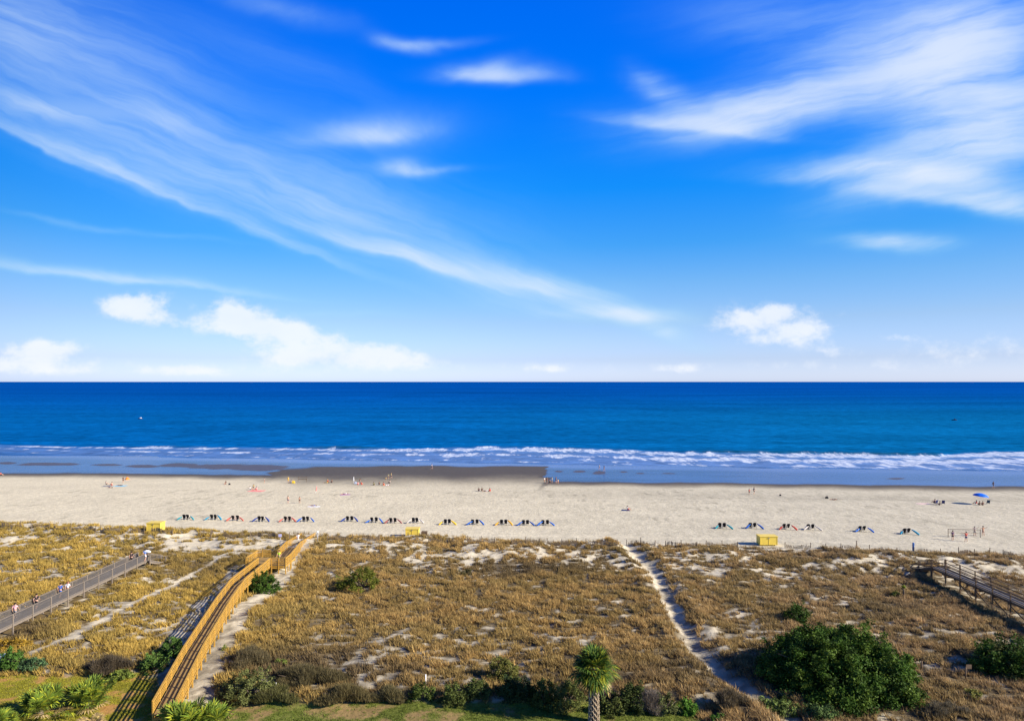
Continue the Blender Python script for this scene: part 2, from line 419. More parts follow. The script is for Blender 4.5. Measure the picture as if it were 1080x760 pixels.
# ------------------------------------------------------------------ sea
def build_sea():
    xs = np.concatenate([-np.geomspace(60000, 290, 14), np.arange(-280, 280.1, 0.9), np.geomspace(290, 60000, 14)])
    ys = np.concatenate([np.arange(205, 330, 0.5), np.geomspace(331, 40000, 90)])
    X, Y = np.meshgrid(xs, ys)
    px, py = proj(X, Y, -0.5)
    z = np.full_like(X, -0.53)
    near = 1 - sstep(300, 420, Y)
    yt = line_y(px, FOAM_T)
    Yt = (H + .5) * F / (yt - HOR)
    d = Y - Yt
    amp = 0.15 + 0.85 * np.maximum(np.maximum(G(px, 0, 365, 0, 45, 1), G(px, 0, 185, 0, 45, 1) * .6), sstep(700, 760, px) * (1 - sstep(985, 1005, px)) * 0.9) + 0.3 * G(px, 0, 560, 0, 60, 1)
    ridge = amp * 1.0 * np.exp(-((d - 3.0) / 2.6) ** 2)
    swell = 0.16 * np.sin((Y + 7 * fbm(X / 60, Y / 60, 201, 2) + 0.1 * X) / 3.6) * sstep(0, 15, d) * (1 - sstep(100, 400, d))
    z = z + near * (ridge + swell * (0.5 + fbm(X / 25, Y / 12, 203, 2)))
    chop = 0.10 * (fbm(X / 3, Y / 1.5, 205, 3) - .5) * near * sstep(-30, 0, d)
    z = z + chop
    # foam
    yb = line_y(px, FOAM_B)
    dens = line_y(px, [(-600, .3), (0, .36), (80, .42), (250, .50), (400, .56), (470, .62), (640, .66), (700, .70), (800, .76), (1080, .84)])
    k = (py - yt) / (yb - yt)
    n = fbm(X / 3.6, Y / 8.0, 211, 5)
    nb = fbm(X / 22, Y / 9, 217, 3)
    lead = np.exp(-((k - 0.10) / 0.10) ** 2); mid = np.exp(-((k - 0.45 - .1 * (nb - .5)) / .09) ** 2); low = np.exp(-((k - 0.85 - .2 * (nb - .5)) / .05) ** 2)
    inside = sstep(-0.06, 0.04, k + 0.15 * (n - .5)) * (1 - sstep(0.80, 1.15, k + .35 * (nb - .5)))
    f = inside * sstep(0.62, 0.86, n * 0.62 + dens * 0.52 + 0.30 * lead * sstep(.40, .55, nb + dens * .25) + 0.24 * mid + .2 * low * sstep(.4, .6, nb) + 0.15 * (nb - .5))
    f = np.clip(f, 0, 1)
    # tiny streaks of whitecap out at sea
    wc = sstep(.73, .80, fbm(X / 4, Y / 3, 223, 3)) * 0.10 * sstep(10, 40, d) * (1 - sstep(80, 180, d))
    f = np.maximum(f, wc)
    far = sstep(0, 1, np.clip(np.log(np.maximum(Y, 200) / 250) / np.log(12), 0, 1))
    deep = np.array([.0006, .058, .265]); mid_c = np.array([.001, .090, .285]); shal = np.array([.035, .115, .30])
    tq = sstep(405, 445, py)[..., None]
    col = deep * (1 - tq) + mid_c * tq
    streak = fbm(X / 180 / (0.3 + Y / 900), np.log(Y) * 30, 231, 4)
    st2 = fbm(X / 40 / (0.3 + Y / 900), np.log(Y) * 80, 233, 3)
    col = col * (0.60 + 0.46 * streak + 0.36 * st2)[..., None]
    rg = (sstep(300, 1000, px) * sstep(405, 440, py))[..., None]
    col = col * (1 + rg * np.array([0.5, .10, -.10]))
    sh = sstep(-0.1, 0.6, k)[..., None]
    col = col * (1 - sh) + shal * sh
    sf = (inside * dens * .55)[..., None]; col = col * (1 - sf) + np.array([.17, .26, .47]) * sf
    face = (np.exp(-((d - 1.2) / 1.8) ** 2) * np.clip(amp - .2, 0, 1) * near)[..., None]  # steep wave face reflects less sky; that darkening is painted into the colour
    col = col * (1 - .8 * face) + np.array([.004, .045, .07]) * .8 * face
    nx, ny = len(xs), len(ys)
    idx = np.arange(nx * ny).reshape(ny, nx)
    faces = np.stack([idx[:-1, :-1], idx[:-1, 1:], idx[1:, 1:], idx[1:, :-1]], -1).reshape(-1, 4)
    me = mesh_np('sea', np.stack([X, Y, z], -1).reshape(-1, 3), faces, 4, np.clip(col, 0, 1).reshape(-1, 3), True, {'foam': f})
    m, nt, b = new_mat('sea_water')
    a = nt.nodes.new('ShaderNodeAttribute'); a.attribute_name = 'Col'
    fa = nt.nodes.new('ShaderNodeAttribute'); fa.attribute_name = 'foam'
    geo = nt.nodes.new('ShaderNodeNewGeometry')
    mp = nt.nodes.new('ShaderNodeMapping'); mp.inputs['Scale'].default_value = (.30, .55, 1)
    nt.links.new(geo.outputs['Position'], mp.inputs[0])
    n1 = nt.nodes.new('ShaderNodeTexNoise'); n1.inputs['Scale'].default_value = .55; n1.inputs['Detail'].default_value = 6; n1.inputs['Roughness'].default_value = .65
    nt.links.new(mp.outputs[0], n1.inputs['Vector'])
    # broken foam edge
    ad = nt.nodes.new('ShaderNodeMath'); ad.operation = 'MULTIPLY_ADD'; ad.inputs[1].default_value = 2.6; ad.inputs[2].default_value = -1.62
    nf = nt.nodes.new('ShaderNodeTexNoise'); nf.inputs['Scale'].default_value = 1.0; nf.inputs['Detail'].default_value = 5; nf.inputs['Roughness'].default_value = .65
    mf = nt.nodes.new('ShaderNodeMapping'); mf.inputs['Scale'].default_value = (.75, .20, 1); nt.links.new(geo.outputs['Position'], mf.inputs[0]); nt.links.new(mf.outputs[0], nf.inputs['Vector']); nt.links.new(nf.outputs['Fac'], ad.inputs[0])
    ml = nt.nodes.new('ShaderNodeMath'); ml.operation = 'ADD'; nt.links.new(fa.outputs['Fac'], ml.inputs[0]); nt.links.new(ad.outputs[0], ml.inputs[1])
    gt = nt.nodes.new('ShaderNodeMath'); gt.operation = 'MULTIPLY'
    st = nt.nodes.new('ShaderNodeMapRange'); st.interpolation_type = 'SMOOTHSTEP'; st.inputs[1].default_value = .10; st.inputs[2].default_value = 1.1
    nt.links.new(ml.outputs[0], st.inputs[0])
    s2 = nt.nodes.new('ShaderNodeMapRange'); s2.inputs[1].default_value = 0.0; s2.inputs[2].default_value = .12
    nt.links.new(fa.outputs['Fac'], s2.inputs[0]); nt.links.new(st.outputs[0], gt.inputs[0]); nt.links.new(s2.outputs[0], gt.inputs[1])
    # water tone varies with the chop
    r = nt.nodes.new('ShaderNodeMapRange'); r.inputs[1].default_value = .3; r.inputs[2].default_value = .7; r.inputs[3].default_value = .62; r.inputs[4].default_value = 1.38
    nt.links.new(n1.outputs['Fac'], r.inputs[0])
    sc = nt.nodes.new('ShaderNodeVectorMath'); sc.operation = 'SCALE'; nt.links.new(a.outputs['Color'], sc.inputs[0]); nt.links.new(r.outputs[0], sc.inputs['Scale'])
    mx = nt.nodes.new('ShaderNodeMix'); mx.data_type = 'RGBA'
    nt.links.new(gt.outputs[0], mx.inputs[0]); nt.links.new(sc.outputs[0], mx.inputs[6]); mx.inputs[7].default_value = (.52, .575, .67, 1)
    nt.links.new(mx.outputs[2], b.inputs['Base Color'])
    ro = nt.nodes.new('ShaderNodeMapRange'); ro.inputs[3].default_value = .32; ro.inputs[4].default_value = .8
    nt.links.new(gt.outputs[0], ro.inputs[0]); nt.links.new(ro.outputs[0], b.inputs['Roughness'])
    b.inputs['Specular IOR Level'].default_value = .0
    b.inputs['IOR'].default_value = 1.33
    bp = nt.nodes.new('ShaderNodeBump'); bp.inputs['Strength'].default_value = .55; bp.inputs['Distance'].default_value = .5
    nt.links.new(n1.outputs['Fac'], bp.inputs['Height']); nt.links.new(bp.outputs[0], b.inputs['Normal'])
    o = link('sea', me, m)
    tag(o, 'deep blue sea with white surf breaking along the shore', 'sea', kind='structure')

# ------------------------------------------------------------------ grasses (stuff)
def blades(x, y, z, hgt, n, width, spread, col, lean=(0, 0), jitter=0.2):
    """n triangular blades per tuft at points x, y, z"""
    N = len(x); K = N * n
    bx = np.repeat(x, n); by = np.repeat(y, n); bz = np.repeat(z, n); h = np.repeat(hgt, n) * RNG.uniform(.55, 1.15, K)
    a = RNG.uniform(0, 2 * np.pi, K); sp = np.repeat(spread, n) if np.ndim(spread) else spread
    ro = RNG.uniform(0, 1, K) ** .6 * sp
    px_ = bx + np.cos(a) * ro * .5; py_ = by + np.sin(a) * ro * .5
    tilt = RNG.uniform(.15, .95, K)
    tx = px_ + np.cos(a) * h * tilt * .7 + lean[0] * h; ty = py_ + np.sin(a) * h * tilt * .7 + lean[1] * h
    tz = bz + h * (1 - .35 * tilt)
    b = RNG.uniform(0, 2 * np.pi, K); w = width * RNG.uniform(.6, 1.4, K)
    v = np.empty((K, 3, 3), np.float32)
    v[:, 0] = np.stack([px_ - np.cos(b) * w, py_ - np.sin(b) * w, bz - .04], -1)
    v[:, 1] = np.stack([px_ + np.cos(b) * w, py_ + np.sin(b) * w, bz - .04], -1)
    v[:, 2] = np.stack([tx, ty, tz], -1)
    c = np.repeat(col, n, axis=0) * RNG.uniform(1 - jitter, 1 + jitter, (K, 1))
    c = np.repeat(c[:, None], 3, axis=1)
    return v.reshape(-1, 3), np.arange(K * 3).reshape(-1, 3), c.reshape(-1, 3)

def frustum_pts(n, y0, y1, z=0.9):
    y = np.sqrt(RNG.uniform(y0 ** 2, y1 ** 2, n)); x = RNG.uniform(-.80, .80, n) * y
    return x, y

def build_grass():
    x, y = frustum_pts(340000, 50, 136)
    z = height(x, y); px, py = proj(x, y, z)
    cv = cover(x, y, z) * (1 - lawn_mask(x, y, z))
    t = y - fence_y(x)
    cl = fbm(x / 1.05, y / .85, 301, 3)                # tussocks
    patch = sstep(.34, .60, cl)
    # keep clear of walkways' decks
    keep = RNG.uniform(0, 1, len(x)) < cv * (0.16 + 1.0 * patch) * .9
    keep &= ~((np.abs(x + 53.7) < 1.0) & (y < 101)) & ~((np.abs(x - 57.6) < 1.1) & (y < 98)) & (t < -0.6)
    x, y, z, px, py, cl, t, cv = [q[keep] for q in (x, y, z, px, py, cl, t, cv)]
    big = fbm(x / 14, y / 9, 311, 3)
    lft = 1 - sstep(180, 430, px); rgt = sstep(560, 950, px)
    c = (np.array([.385, .255, .092])[None] * (1 - lft[:, None]) + np.array([.43, .295, .07])[None] * lft[:, None])
    c = c * (1 - rgt[:, None]) + np.array([.37, .255, .125])[None] * rgt[:, None]
    r = RNG.uniform(0, 1, len(x))
    c = c * (0.12 + 1.35 * cl)[:, None]
    olive = (sstep(.42, .62, fbm(x / 4, y / 3, 321, 3)) * .38)[:, None]
    c = c * (1 - olive) + np.array([.19, .15, .05]) * olive
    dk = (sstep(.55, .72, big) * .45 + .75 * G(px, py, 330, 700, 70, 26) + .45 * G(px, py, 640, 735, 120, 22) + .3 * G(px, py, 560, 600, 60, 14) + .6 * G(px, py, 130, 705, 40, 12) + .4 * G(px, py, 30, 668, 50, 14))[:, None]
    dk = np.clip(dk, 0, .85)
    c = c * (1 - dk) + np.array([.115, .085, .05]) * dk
    c[r < .12] *= 1.4
    h = (0.06 + .78 * cl) * RNG.uniform(.75, 1.25, len(x)) * (1 + .25 * G(t, 0, -2, 0, 1.5, 1))
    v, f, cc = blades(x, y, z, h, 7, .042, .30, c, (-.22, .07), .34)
    # seed heads of tall sea oats along the sand fence
    xs = RNG.uniform(-125, 95, 1700); ys = fence_y(xs) + RNG.normal(-.7, .45, 1700)
    kk = fbm(xs / 3.5, ys / 3.5, 331, 2) + .3 * (xs < -55) > .58
    xs, ys = xs[kk], ys[kk]
    zs = height(xs, ys)
    v2, f2, c2 = blades(xs, ys, zs, RNG.uniform(.5, 1.15, len(xs)), 8, .035, .4, np.tile(np.array([[.26, .195, .11]]), (len(xs), 1)), (-.1, 0), .3)
    V = np.concatenate([v, v2]); Fc = np.concatenate([f, f2 + len(v)]); C = np.concatenate([cc, c2])
    me = mesh_np('dune_grass', V, Fc, 3, np.clip(C, 0, 1))
    o = link('dune_grass', me, M_GRASS)
    tag(o, 'dry golden brown grass covering the dunes in tufts', 'dune grass', kind='stuff')
    # lawn
    x, y = frustum_pts(60000, 48, 66)
    z = height(x, y); lm = lawn_mask(x, y, z)
    k = RNG.uniform(0, 1, len(x)) < lm * .95
    x, y, z = x[k], y[k], z[k]; px, py = proj(x, y, z)
    gl = fbm(x / 1.3, y / 1.3, 170, 4); bare = sstep(.5, .66, gl + .22 * G(px, py, 400, 752, 70, 12) + .2 * G(px, py, 250, 748, 30, 12) + .22 * G(px, py, 150, 740, 30, 20) - .05)
    k = RNG.uniform(0, 1, len(x)) > bare * .85
    x, y, z, px, py, gl = [q[k] for q in (x, y, z, px, py, gl)]
    c = np.array([.16, .20, .035])[None] * (0.6 + .8 * gl[:, None]); ly = (1 - sstep(160, 200, px))[:, None]
    c = c * (1 + ly * np.array([.95, .45, -.1]))
    v, f, cc = blades(x, y, z, RNG.uniform(.06, .16, len(x)), 8, .03, .25, c, (0, 0), .3)
    o = link('lawn_grass', mesh_np('lawn_grass', v, f, 3, np.clip(cc, 0, 1)), M_GRASS)
    tag(o, 'short green lawn along the foot of the dunes', 'lawn', kind='stuff')

# ------------------------------------------------------------------ shrubs
def leaf_quads(P, size, col, outward=None, jit=.25):
    K = len(P)
    a = RNG.normal(0, 1, (K, 3))
    if outward is not None: a = a * .8 + outward * .7
    a /= np.linalg.norm(a, axis=1, keepdims=True) + 1e-9
    b = np.cross(a, RNG.normal(0, 1, (K, 3))); b /= np.linalg.norm(b, axis=1, keepdims=True) + 1e-9
    c = np.cross(a, b)
    s = size * RNG.uniform(.6, 1.4, (K, 1))
    v = np.empty((K, 4, 3), np.float32)
    v[:, 0] = P - b * s; v[:, 1] = P + c * s * .45; v[:, 2] = P + b * s; v[:, 3] = P - c * s * .45
    C = np.repeat((col * RNG.uniform(1 - jit, 1 + jit, (K, 1)))[:, None], 4, axis=1)
    return v.reshape(-1, 3), np.arange(K * 4).reshape(-1, 4), C.reshape(-1, 3)

def shrub(label, px, py, rx, ry, h, n, leaf, col, seed=1, name='shrub', cat='shrub', stems=True, group=None, col2=None, open_=0.0, lift=0.0, clump=75, plume=.2):
    global RNG
    keepr = RNG; RNG = np.random.default_rng(seed * 97 + 5)
    X, Y, Z = at(px, py)
    o = empty(name, (X, Y, Z)); tag(o, label, cat, group)
    nc = max(14, int(n / clump))
    # clump centres over a lumpy dome
    th = RNG.uniform(0, 2 * np.pi, nc); cz = RNG.uniform(-.05, 1, nc)
    rr = np.sqrt(np.clip(1 - np.clip(cz, 0, 1) ** 2, 0, 1))
    lump = .66 + .52 * fbm(np.cos(th) * rr * 2.6 + 5, np.sin(th) * rr * 2.6 + cz + 7, seed, 3) + RNG.uniform(-.16, .10, nc)
    inner = RNG.uniform(0, 1, nc) < .22; lump = np.where(inner, lump * RNG.uniform(.45, .85, nc), lump)
    C = np.stack([np.cos(th) * rr * rx * lump, np.sin(th) * rr * ry * lump, lift + np.clip(cz, 0.04, 1) * h * lump], -1)
    if open_ > 0: C = C[RNG.uniform(0, 1, nc) > open_]
    nc = len(C)
    q = RNG.integers(0, nc, n)
    sz = np.array([rx, ry, h * .9]); sg = .085 * (sz ** .8) + .07
    dirs = C / sz; dirs[:, 2] += .35; dirs = dirs / (np.linalg.norm(dirs, axis=1, keepdims=True) + 1e-6) + RNG.normal(0, .45, (nc, 3))
    plen = (plume * (rx * ry * h) ** (1 / 3.0)) * RNG.uniform(.4, 1.5, (nc, 1)); tt = RNG.uniform(0, 1, (n, 1))
    P = C[q] * .93 + dirs[q] * plen[q] * tt + RNG.normal(0, 1, (n, 3)) * sg * .85 * (1.1 - .7 * tt)
    P[:, 2] = np.maximum(P[:, 2], .03)
    out = P / sz; out[:, 2] += .25; out /= np.linalg.norm(out, axis=1, keepdims=True) + 1e-6
    base = np.array(col)[None] * RNG.uniform(.6, 1.5, (nc, 1))[q]
    if col2 is not None:
        m = (RNG.uniform(0, 1, nc) < .3)[q]; base[m] = np.array(col2) * RNG.uniform(.8, 1.2, (m.sum(), 1))
    v, f, c = leaf_quads(P, leaf, base, out)
    link('foliage', mesh_np('foliage', v, f, 4, np.clip(c, 0, 1)), M_LEAF, o)
    if stems:
        mb = MB()
        for k in range(9):
            a = k * 2 * math.pi / 9 + random.uniform(-.2, .2); e = random.uniform(.5, .8)
            p1 = (math.cos(a) * rx * e * .35, math.sin(a) * ry * e * .35, h * .35); p2 = (math.cos(a) * rx * e, math.sin(a) * ry * e, h * random.uniform(.5, .75))
            mb.tube([(random.uniform(-.1, .1), random.uniform(-.1, .1), -.15), p1, p2], [.09 * h / 2, .055 * h / 2, .02], 6)
        mb.build('stem', M_BARK, o, True)
    RNG = keepr
    return o

def brush(label, px, py, rx, ry, h, n, col, seed=1, name='dry_bush', group='leafless brown bushes along the lawn edge'):
    global RNG
    keepr = RNG; RNG = np.random.default_rng(seed * 31 + 11)
    X, Y, Z = at(px, py)
    o = empty(name, (X, Y, Z)); tag(o, label, 'bush', group)
    th = RNG.uniform(0, 2 * np.pi, n); r0 = RNG.uniform(0, 1, n) ** .6 * (.72 + .35 * np.sin(th * 3 + seed))
    bx = np.cos(th) * r0 * rx; by = np.sin(th) * r0 * ry
    dome = h * np.sqrt(np.clip(1 - r0 ** 2, .1, 1)) * RNG.uniform(.4, 1.1, n) * np.clip(2.1 * fbm(bx * 1.1 + seed, by * 1.1, seed, 3), .25, 1.35)
    s = RNG.uniform(.2, .8, n); bz = dome * (1 - s) * .9
    L = dome * s + .15
    v, f, c = blades(bx, by, bz, L, 3, .022, .22, np.tile(np.array([col]), (n, 1)) * RNG.uniform(.6, 1.5, (n, 1)), (np.cos(th).mean(), 0), .3)
    link('twigs', mesh_np('twigs', v, f, 3, np.clip(c, 0, 1)), M_GRASS, o)
    mb = MB()
    for k in range(7):
        a = k * .9; mb.tube([(0, 0, -.1), (math.cos(a) * rx * .3, math.sin(a) * ry * .3, h * .4), (math.cos(a) * rx * .65, math.sin(a) * ry * .65, h * .75)], [.05, .03, .012], 5)
    mb.build('stem', M_BARK, o)
    RNG = keepr
    return o

FROND = (.065, .115, .014)
def fan_frond(L, pet, az, el, r, seg=20, droop=.5, dead=False):
    """one palmetto frond: petiole then a fan of pleated leaflets"""
    V = []; Fq = []; C = []
    d = np.array([math.cos(az) * math.cos(el), math.sin(az) * math.cos(el), math.sin(el)])
    up = np.array([0, 0, 1.]); side = np.cross(d, up); side /= np.linalg.norm(side) + 1e-9; nrm = np.cross(side, d)
    hub = d * pet + np.array([0, 0, -.10 * pet])
    w = .018
    base = np.array([.17, .20, .05]) if not dead else np.array([.33, .25, .12])
    b = len(V); V += [-side * w, side * w, hub + side * w, hub - side * w]; Fq.append((b, b + 1, b + 2, b + 3)); C += [base * .9] * 4
    g = np.array(FROND) if not dead else np.array([.30, .22, .10])
    for i in range(seg):
        a = (i / (seg - 1) - .5) * math.radians(250) + r.uniform(-.05, .05)
        dd = d * math.cos(a) + side * math.sin(a)
        le = L * (.62 + .38 * math.cos(a * .7)) * r.uniform(.85, 1.1)
        tip = hub + dd * le + np.array([0, 0, -droop * le * (.25 + .3 * abs(math.sin(a)))]) + nrm * le * .05
        midp = hub + dd * le * .55 + nrm * le * .06 * (1 if i % 2 else .3)
        s2 = np.cross(dd, nrm); s2 = s2 / (np.linalg.norm(s2) + 1e-9); ww = le * .055 + .014
        b = len(V)
        V += [hub + s2 * .008, midp + s2 * ww, tip, midp - s2 * ww]; Fq.append((b, b + 1, b + 2, b + 3))
        k = r.uniform(.7, 1.5); yl = np.array([.12, .09, 0]) * (r.uniform() < .3)
        C += [(g + yl) * k * .9, (g + yl) * k, (g + yl) * k * 1.25 + .02, (g + yl) * k]
    return np.array(V), np.array(Fq), np.array(C)

def palm_head(n, L, pet, seed, elr=(-.5, 1.35), origin=(0, 0, 0), dead=0, spread=0.1):
    r = np.random.default_rng(seed); V = []; Fq = []; C = []; off = 0
    for i in range(n):
        u = i / max(1, n - 1); el = elr[0] + (elr[1] - elr[0]) * u ** .8 + r.uniform(-.12, .12)
        az = i * 2.39996 + r.uniform(-.2, .2)
        v, f, c = fan_frond(L * r.uniform(.8, 1.1), pet * r.uniform(.7, 1.15), az, el, r, 18, .55 if el < .6 else .3, i < dead)
        v = v + np.array(origin) + np.array([r.normal(0, spread), r.normal(0, spread), r.uniform(-.1, .1)])
        V.append(v); Fq.append(f + off); C.append(c); off += len(v)
    return mesh_np('fronds', np.concatenate(V), np.concatenate(Fq), 4, np.clip(np.concatenate(C), 0, 1))

def build_plants():
    DK = (.045, .085, .012); GR = (.062, .105, .015); OL = (.13, .145, .02); YG = (.15, .19, .035)
    shrub('round dark green shrub on the sand right of the golden boardwalk', 278, 623, 1.95, 1.7, 2.1, 7000, .10, DK, 2)
    shrub('olive green shrub with bare branches showing, alone in the middle grass', 381, 621, 2.75, 2.0, 2.3, 6500, .10, OL, 3, open_=.15, lift=.2)
    shrub('huge dark green thicket spreading over the dune at bottom right', 877, 717, 6.9, 6.5, 4.0, 125000, .12, (.042, .084, .010), 4, cat='thicket', col2=(.085, .135, .018), clump=200, plume=.13)
    shrub('small dark shrub just behind the top of the huge thicket', 841, 653, 1.65, 1.3, 1.5, 5000, .09, DK, 5)
    shrub('flat-topped dark shrub in front of the weathered brown walkway, cut by the frame', 1078, 706, 4.6, 3.6, 2.3, 22000, .12, DK, 6, col2=(.09, .10, .03))
    shrub('light green fringe shrub at the lower left foot of the huge thicket', 822, 752, 2.0, 1.2, 1.0, 4500, .10, (.12, .16, .04), 7)
    shrub('pale green low shrub at the bottom front of the huge thicket', 868, 756, 1.6, 1.0, .9, 3500, .10, (.09, .14, .04), 71)
    shrub('yellow green shrub in the shadow of the golden boardwalk, lower of two', 163, 706, 1.3, 1.1, 1.3, 4500, .10, (.09, .15, .03), 8)
    shrub('green shrub in the shadow of the golden boardwalk, upper of two', 182, 690, 1.1, 1.3, 1.5, 4500, .10, (.07, .13, .025), 9)
    shrub('rounded green shrub beside the white-lidded box at the left edge', 15, 702, 1.1, 1.0, 1.6, 4500, .09, (.06, .12, .02), 10)
    shrub('bluish green small shrub with silvery leaves near the left lawn', 35, 704, 1.1, .8, 1.0, 3000, .09, (.07, .125, .05), 11)
    shrub('mustard yellow low bush above the green shrubs at the far left', 14, 683, 1.6, 1.0, .8, 3000, .09, (.30, .19, .025), 12)
    shrub('short yellow green shrub where the left dunes meet the lawn', 127, 716, 1.1, .8, .8, 2500, .09, YG, 13)
    shrub('wide olive bush at the left end of the hedge near the golden boardwalk', 262, 735, 2.3, 1.5, 1.9, 7500, .09, (.12, .13, .04), 14, open_=.2)
    shrub('small bright green plant in the grass left of the brown bushes', 296, 700, .6, .5, .5, 900, .07, YG, 15, name='small_plant', cat='plant')
    shrub('neat round olive shrub at the lawn edge, left of its twin', 478, 739, 1.15, .95, 1.3, 4800, .075, (.085, .105, .025), 16)
    shrub('round olive shrub at the lawn edge, right of its twin', 504, 733, 1.15, 1.0, 1.3, 4800, .08, (.08, .10, .025), 17)
    shrub('green hedge shrub half hidden behind brown twigs, beside the white marker post', 444, 736, 1.2, .9, 1.2, 3500, .08, (.075, .10, .02), 18, open_=.15)
    shrub('yellowish upright shrub above the dark hedge, left of the palm tree', 530, 717, 1.4, 1.0, 2.0, 5500, .08, (.13, .13, .03), 19)
    shrub('near black hedge shrub in deep shade left of the palm tree', 545, 736, 1.7, 1.1, 1.7, 7000, .09, (.04, .06, .018), 20)
    shrub('dark green hedge shrub with an olive top, second left of the palm trunk', 574, 742, 1.3, 1.0, 2.1, 6000, .08, (.085, .10, .022), 21)
    shrub('olive hedge shrub touching the left side of the palm trunk', 598, 748, 1.3, 1.0, 2.3, 6000, .08, (.10, .115, .03), 22)
    shrub('low olive hedge shrub just right of the palm trunk', 646, 752, 1.0, .8, 1.2, 3500, .08, (.085, .10, .025), 23)
    shrub('broad dark hedge shrub right of the palm tree', 664, 747, 1.6, 1.1, 1.9, 7000, .085, (.06, .08, .02), 24)
    shrub('olive shrub with sparse leaves between the greyish twigs and the bright green plant', 703, 751, 1.1, .8, 1.5, 3200, .08, (.10, .115, .035), 25, open_=.2)
    shrub('bright green leafy plant near the right end of the hedge', 727, 752, .75, .6, 1.1, 2600, .08, (.10, .21, .025), 26)
    shrub('tiny bright green plant at the bottom edge left of the sandy path', 758, 760, .6, .5, .6, 1400, .07, (.09, .18, .03), 27, name='small_plant', cat='plant')
    shrub('tiny yellow green plant in front of the flat-topped dark shrub', 1027, 735, .9, .6, .6, 1600, .07, (.22, .21, .05), 28, name='small_plant', cat='plant')
    shrub('small yellow green plant beside the dead stump on the right dune', 944, 629, .7, .5, .6, 1200, .07, (.14, .15, .03), 29, name='small_plant', cat='plant')
    shrub('small dark bush alone in the upper middle grass near the sand fence', 493, 606, 1.4, .8, .9, 2200, .08, (.10, .085, .03), 30)
    shrub('small green weed on the sand strip right of the golden boardwalk', 237, 685, .35, .3, .5, 500, .06, YG, 31, name='small_plant', cat='plant', stems=False)
    BR = (.13, .095, .055)
    brush('tall dark brown leafless bush, highest above the hedge', 322, 718, 3.8, 2.4, 1.15, 7000, (.12, .098, .045), 1)
    brush('brown leafless bush left of the bare gap in the hedge', 362, 737, 2.8, 1.4, 1.0, 5500, (.15, .12, .05), 2)
    brush('low brown leafless bush between the olive bush and the tall dark one', 292, 737, 2.0, 1.2, 1.0, 3600, (.12, .115, .04), 3)
    brush('brown leafless bush just right of the bare gap in the hedge', 410, 738, 1.7, 1.0, 1.1, 3800, (.15, .125, .055), 4)
    brush('greyish twiggy bush between two green hedge shrubs right of the palm', 686, 750, 1.3, .9, 1.5, 3000, (.20, .165, .13), 5)
    brush('dark leafless bush where the left dunes meet the lawn', 112, 706, 2.6, 1.3, 1.1, 4200, (.10, .078, .05), 6)
    brush('tall tan tuft rising beside the bottom of the golden boardwalk sand strip', 262, 700, 1.9, 2.2, 1.3, 4000, (.15, .12, .06), 7)
    brush('scraggly brown bush on the slope left of the sandy path', 772, 742, 1.6, 1.0, 1.2, 2600, (.14, .11, .065), 8)
    brush('scraggly grey brown bush in front of the signless posts on the right dune', 1000, 752, 2.4, 1.2, 1.0, 3600, (.15, .125, .08), 9)
    brush('dry pinkish bush directly behind the palm trunk', 640, 738, .9, .7, 1.4, 1800, (.28, .19, .13), 10)
    # palm tree
    X, Y = 6.55, 54.6; Z = hz(X, Y)
    t = empty('palm_tree', (X, Y, Z)); tag(t, 'sabal palm with a shaggy round crown and cross-hatched trunk by the lawn', 'palm tree')
    mb = MB(); zt = 5.15 - Z
    mb.tube([(0, 0, -.3), (.02, 0, .8), (0, 0, zt * .6), (.03, 0, zt)], [.40, .33, .30, .24], 12)
    tr = mb.build('trunk', M_BARK, t, True)
    bo = MB(); k = 0
    for i in range(20):
        zz = -.1 + i * (zt + .1) / 20
        for j in range(8):
            a = (j + (i % 2) * .5) * math.pi / 4
            rad = .39 - .13 * (zz / zt)
            p = Vector((math.cos(a) * rad, math.sin(a) * rad, zz)); q = Vector((math.cos(a + .33) * (rad + .07), math.sin(a + .33) * (rad + .07), zz + .30))
            q2 = Vector((math.cos(a - .33) * (rad + .07), math.sin(a - .33) * (rad + .07), zz + .30))
            bo.beam(p, q, .05, .045); bo.beam(p, q2, .05, .045)
    bo.build('boots', mat_plain('palm_boots', (.42, .33, .22), .8, .25, 5), tr)
    globals()['FROND'] = (.050, .092, .012); link('crown', palm_head(84, 1.12, .95, 41, (-1.15, 1.35), (0, 0, zt), 7, .08), M_LEAF, t)
    # palmettos on the lawn
    globals()['FROND'] = (.115, .165, .018)
    for (px, py, n, L, pet, s, lab) in [
        (42, 754, 46, 1.1, 1.2, 50, 'palmetto clump on the left lawn, second from the left edge'),
        (92, 746, 46, 1.1, 1.2, 52, 'palmetto clump on the lawn standing apart nearest the bare earth'),
        (-2, 775, 34, .95, .9, 54, 'palmetto clump cut off by the bottom left corner'),
        (196, 776, 60, 1.15, 1.6, 56, 'largest palmetto clump, hiding the foot of the golden boardwalk'),
        (222, 772, 34, 1.05, 1.2, 58, 'palmetto clump beside the largest one, next to the sand strip')]:
        X, Y, Z = at(px, py); o = empty('palmetto', (X, Y, Z)); tag(o, lab, 'palmetto', 'palmetto clumps at the bottom of the garden')
        link('fronds', palm_head(n, L, pet, s, (.05, 1.45), (0, 0, .35), 3, .35), M_LEAF, o)
        mb = MB(); mb.tube([(0, 0, -.2), (.05, 0, .25), (0, .05, .6)], [.3, .24, .12], 8); mb.build('stem', M_BARK, o, True)
    # dead stump with stub and fallen frond heap
    X, Y, Z = at(953, 630); o = empty('dead_stump', (X, Y, Z)); tag(o, 'short dark stump with a ragged top on the right dune', 'stump')
    mb = MB(); mb.tube([(0, 0, -.2), (.03, 0, .7), (-.04, 0, 1.25)], [.14, .10, .08], 8); mb.build('trunk', M_BARK, o, True)
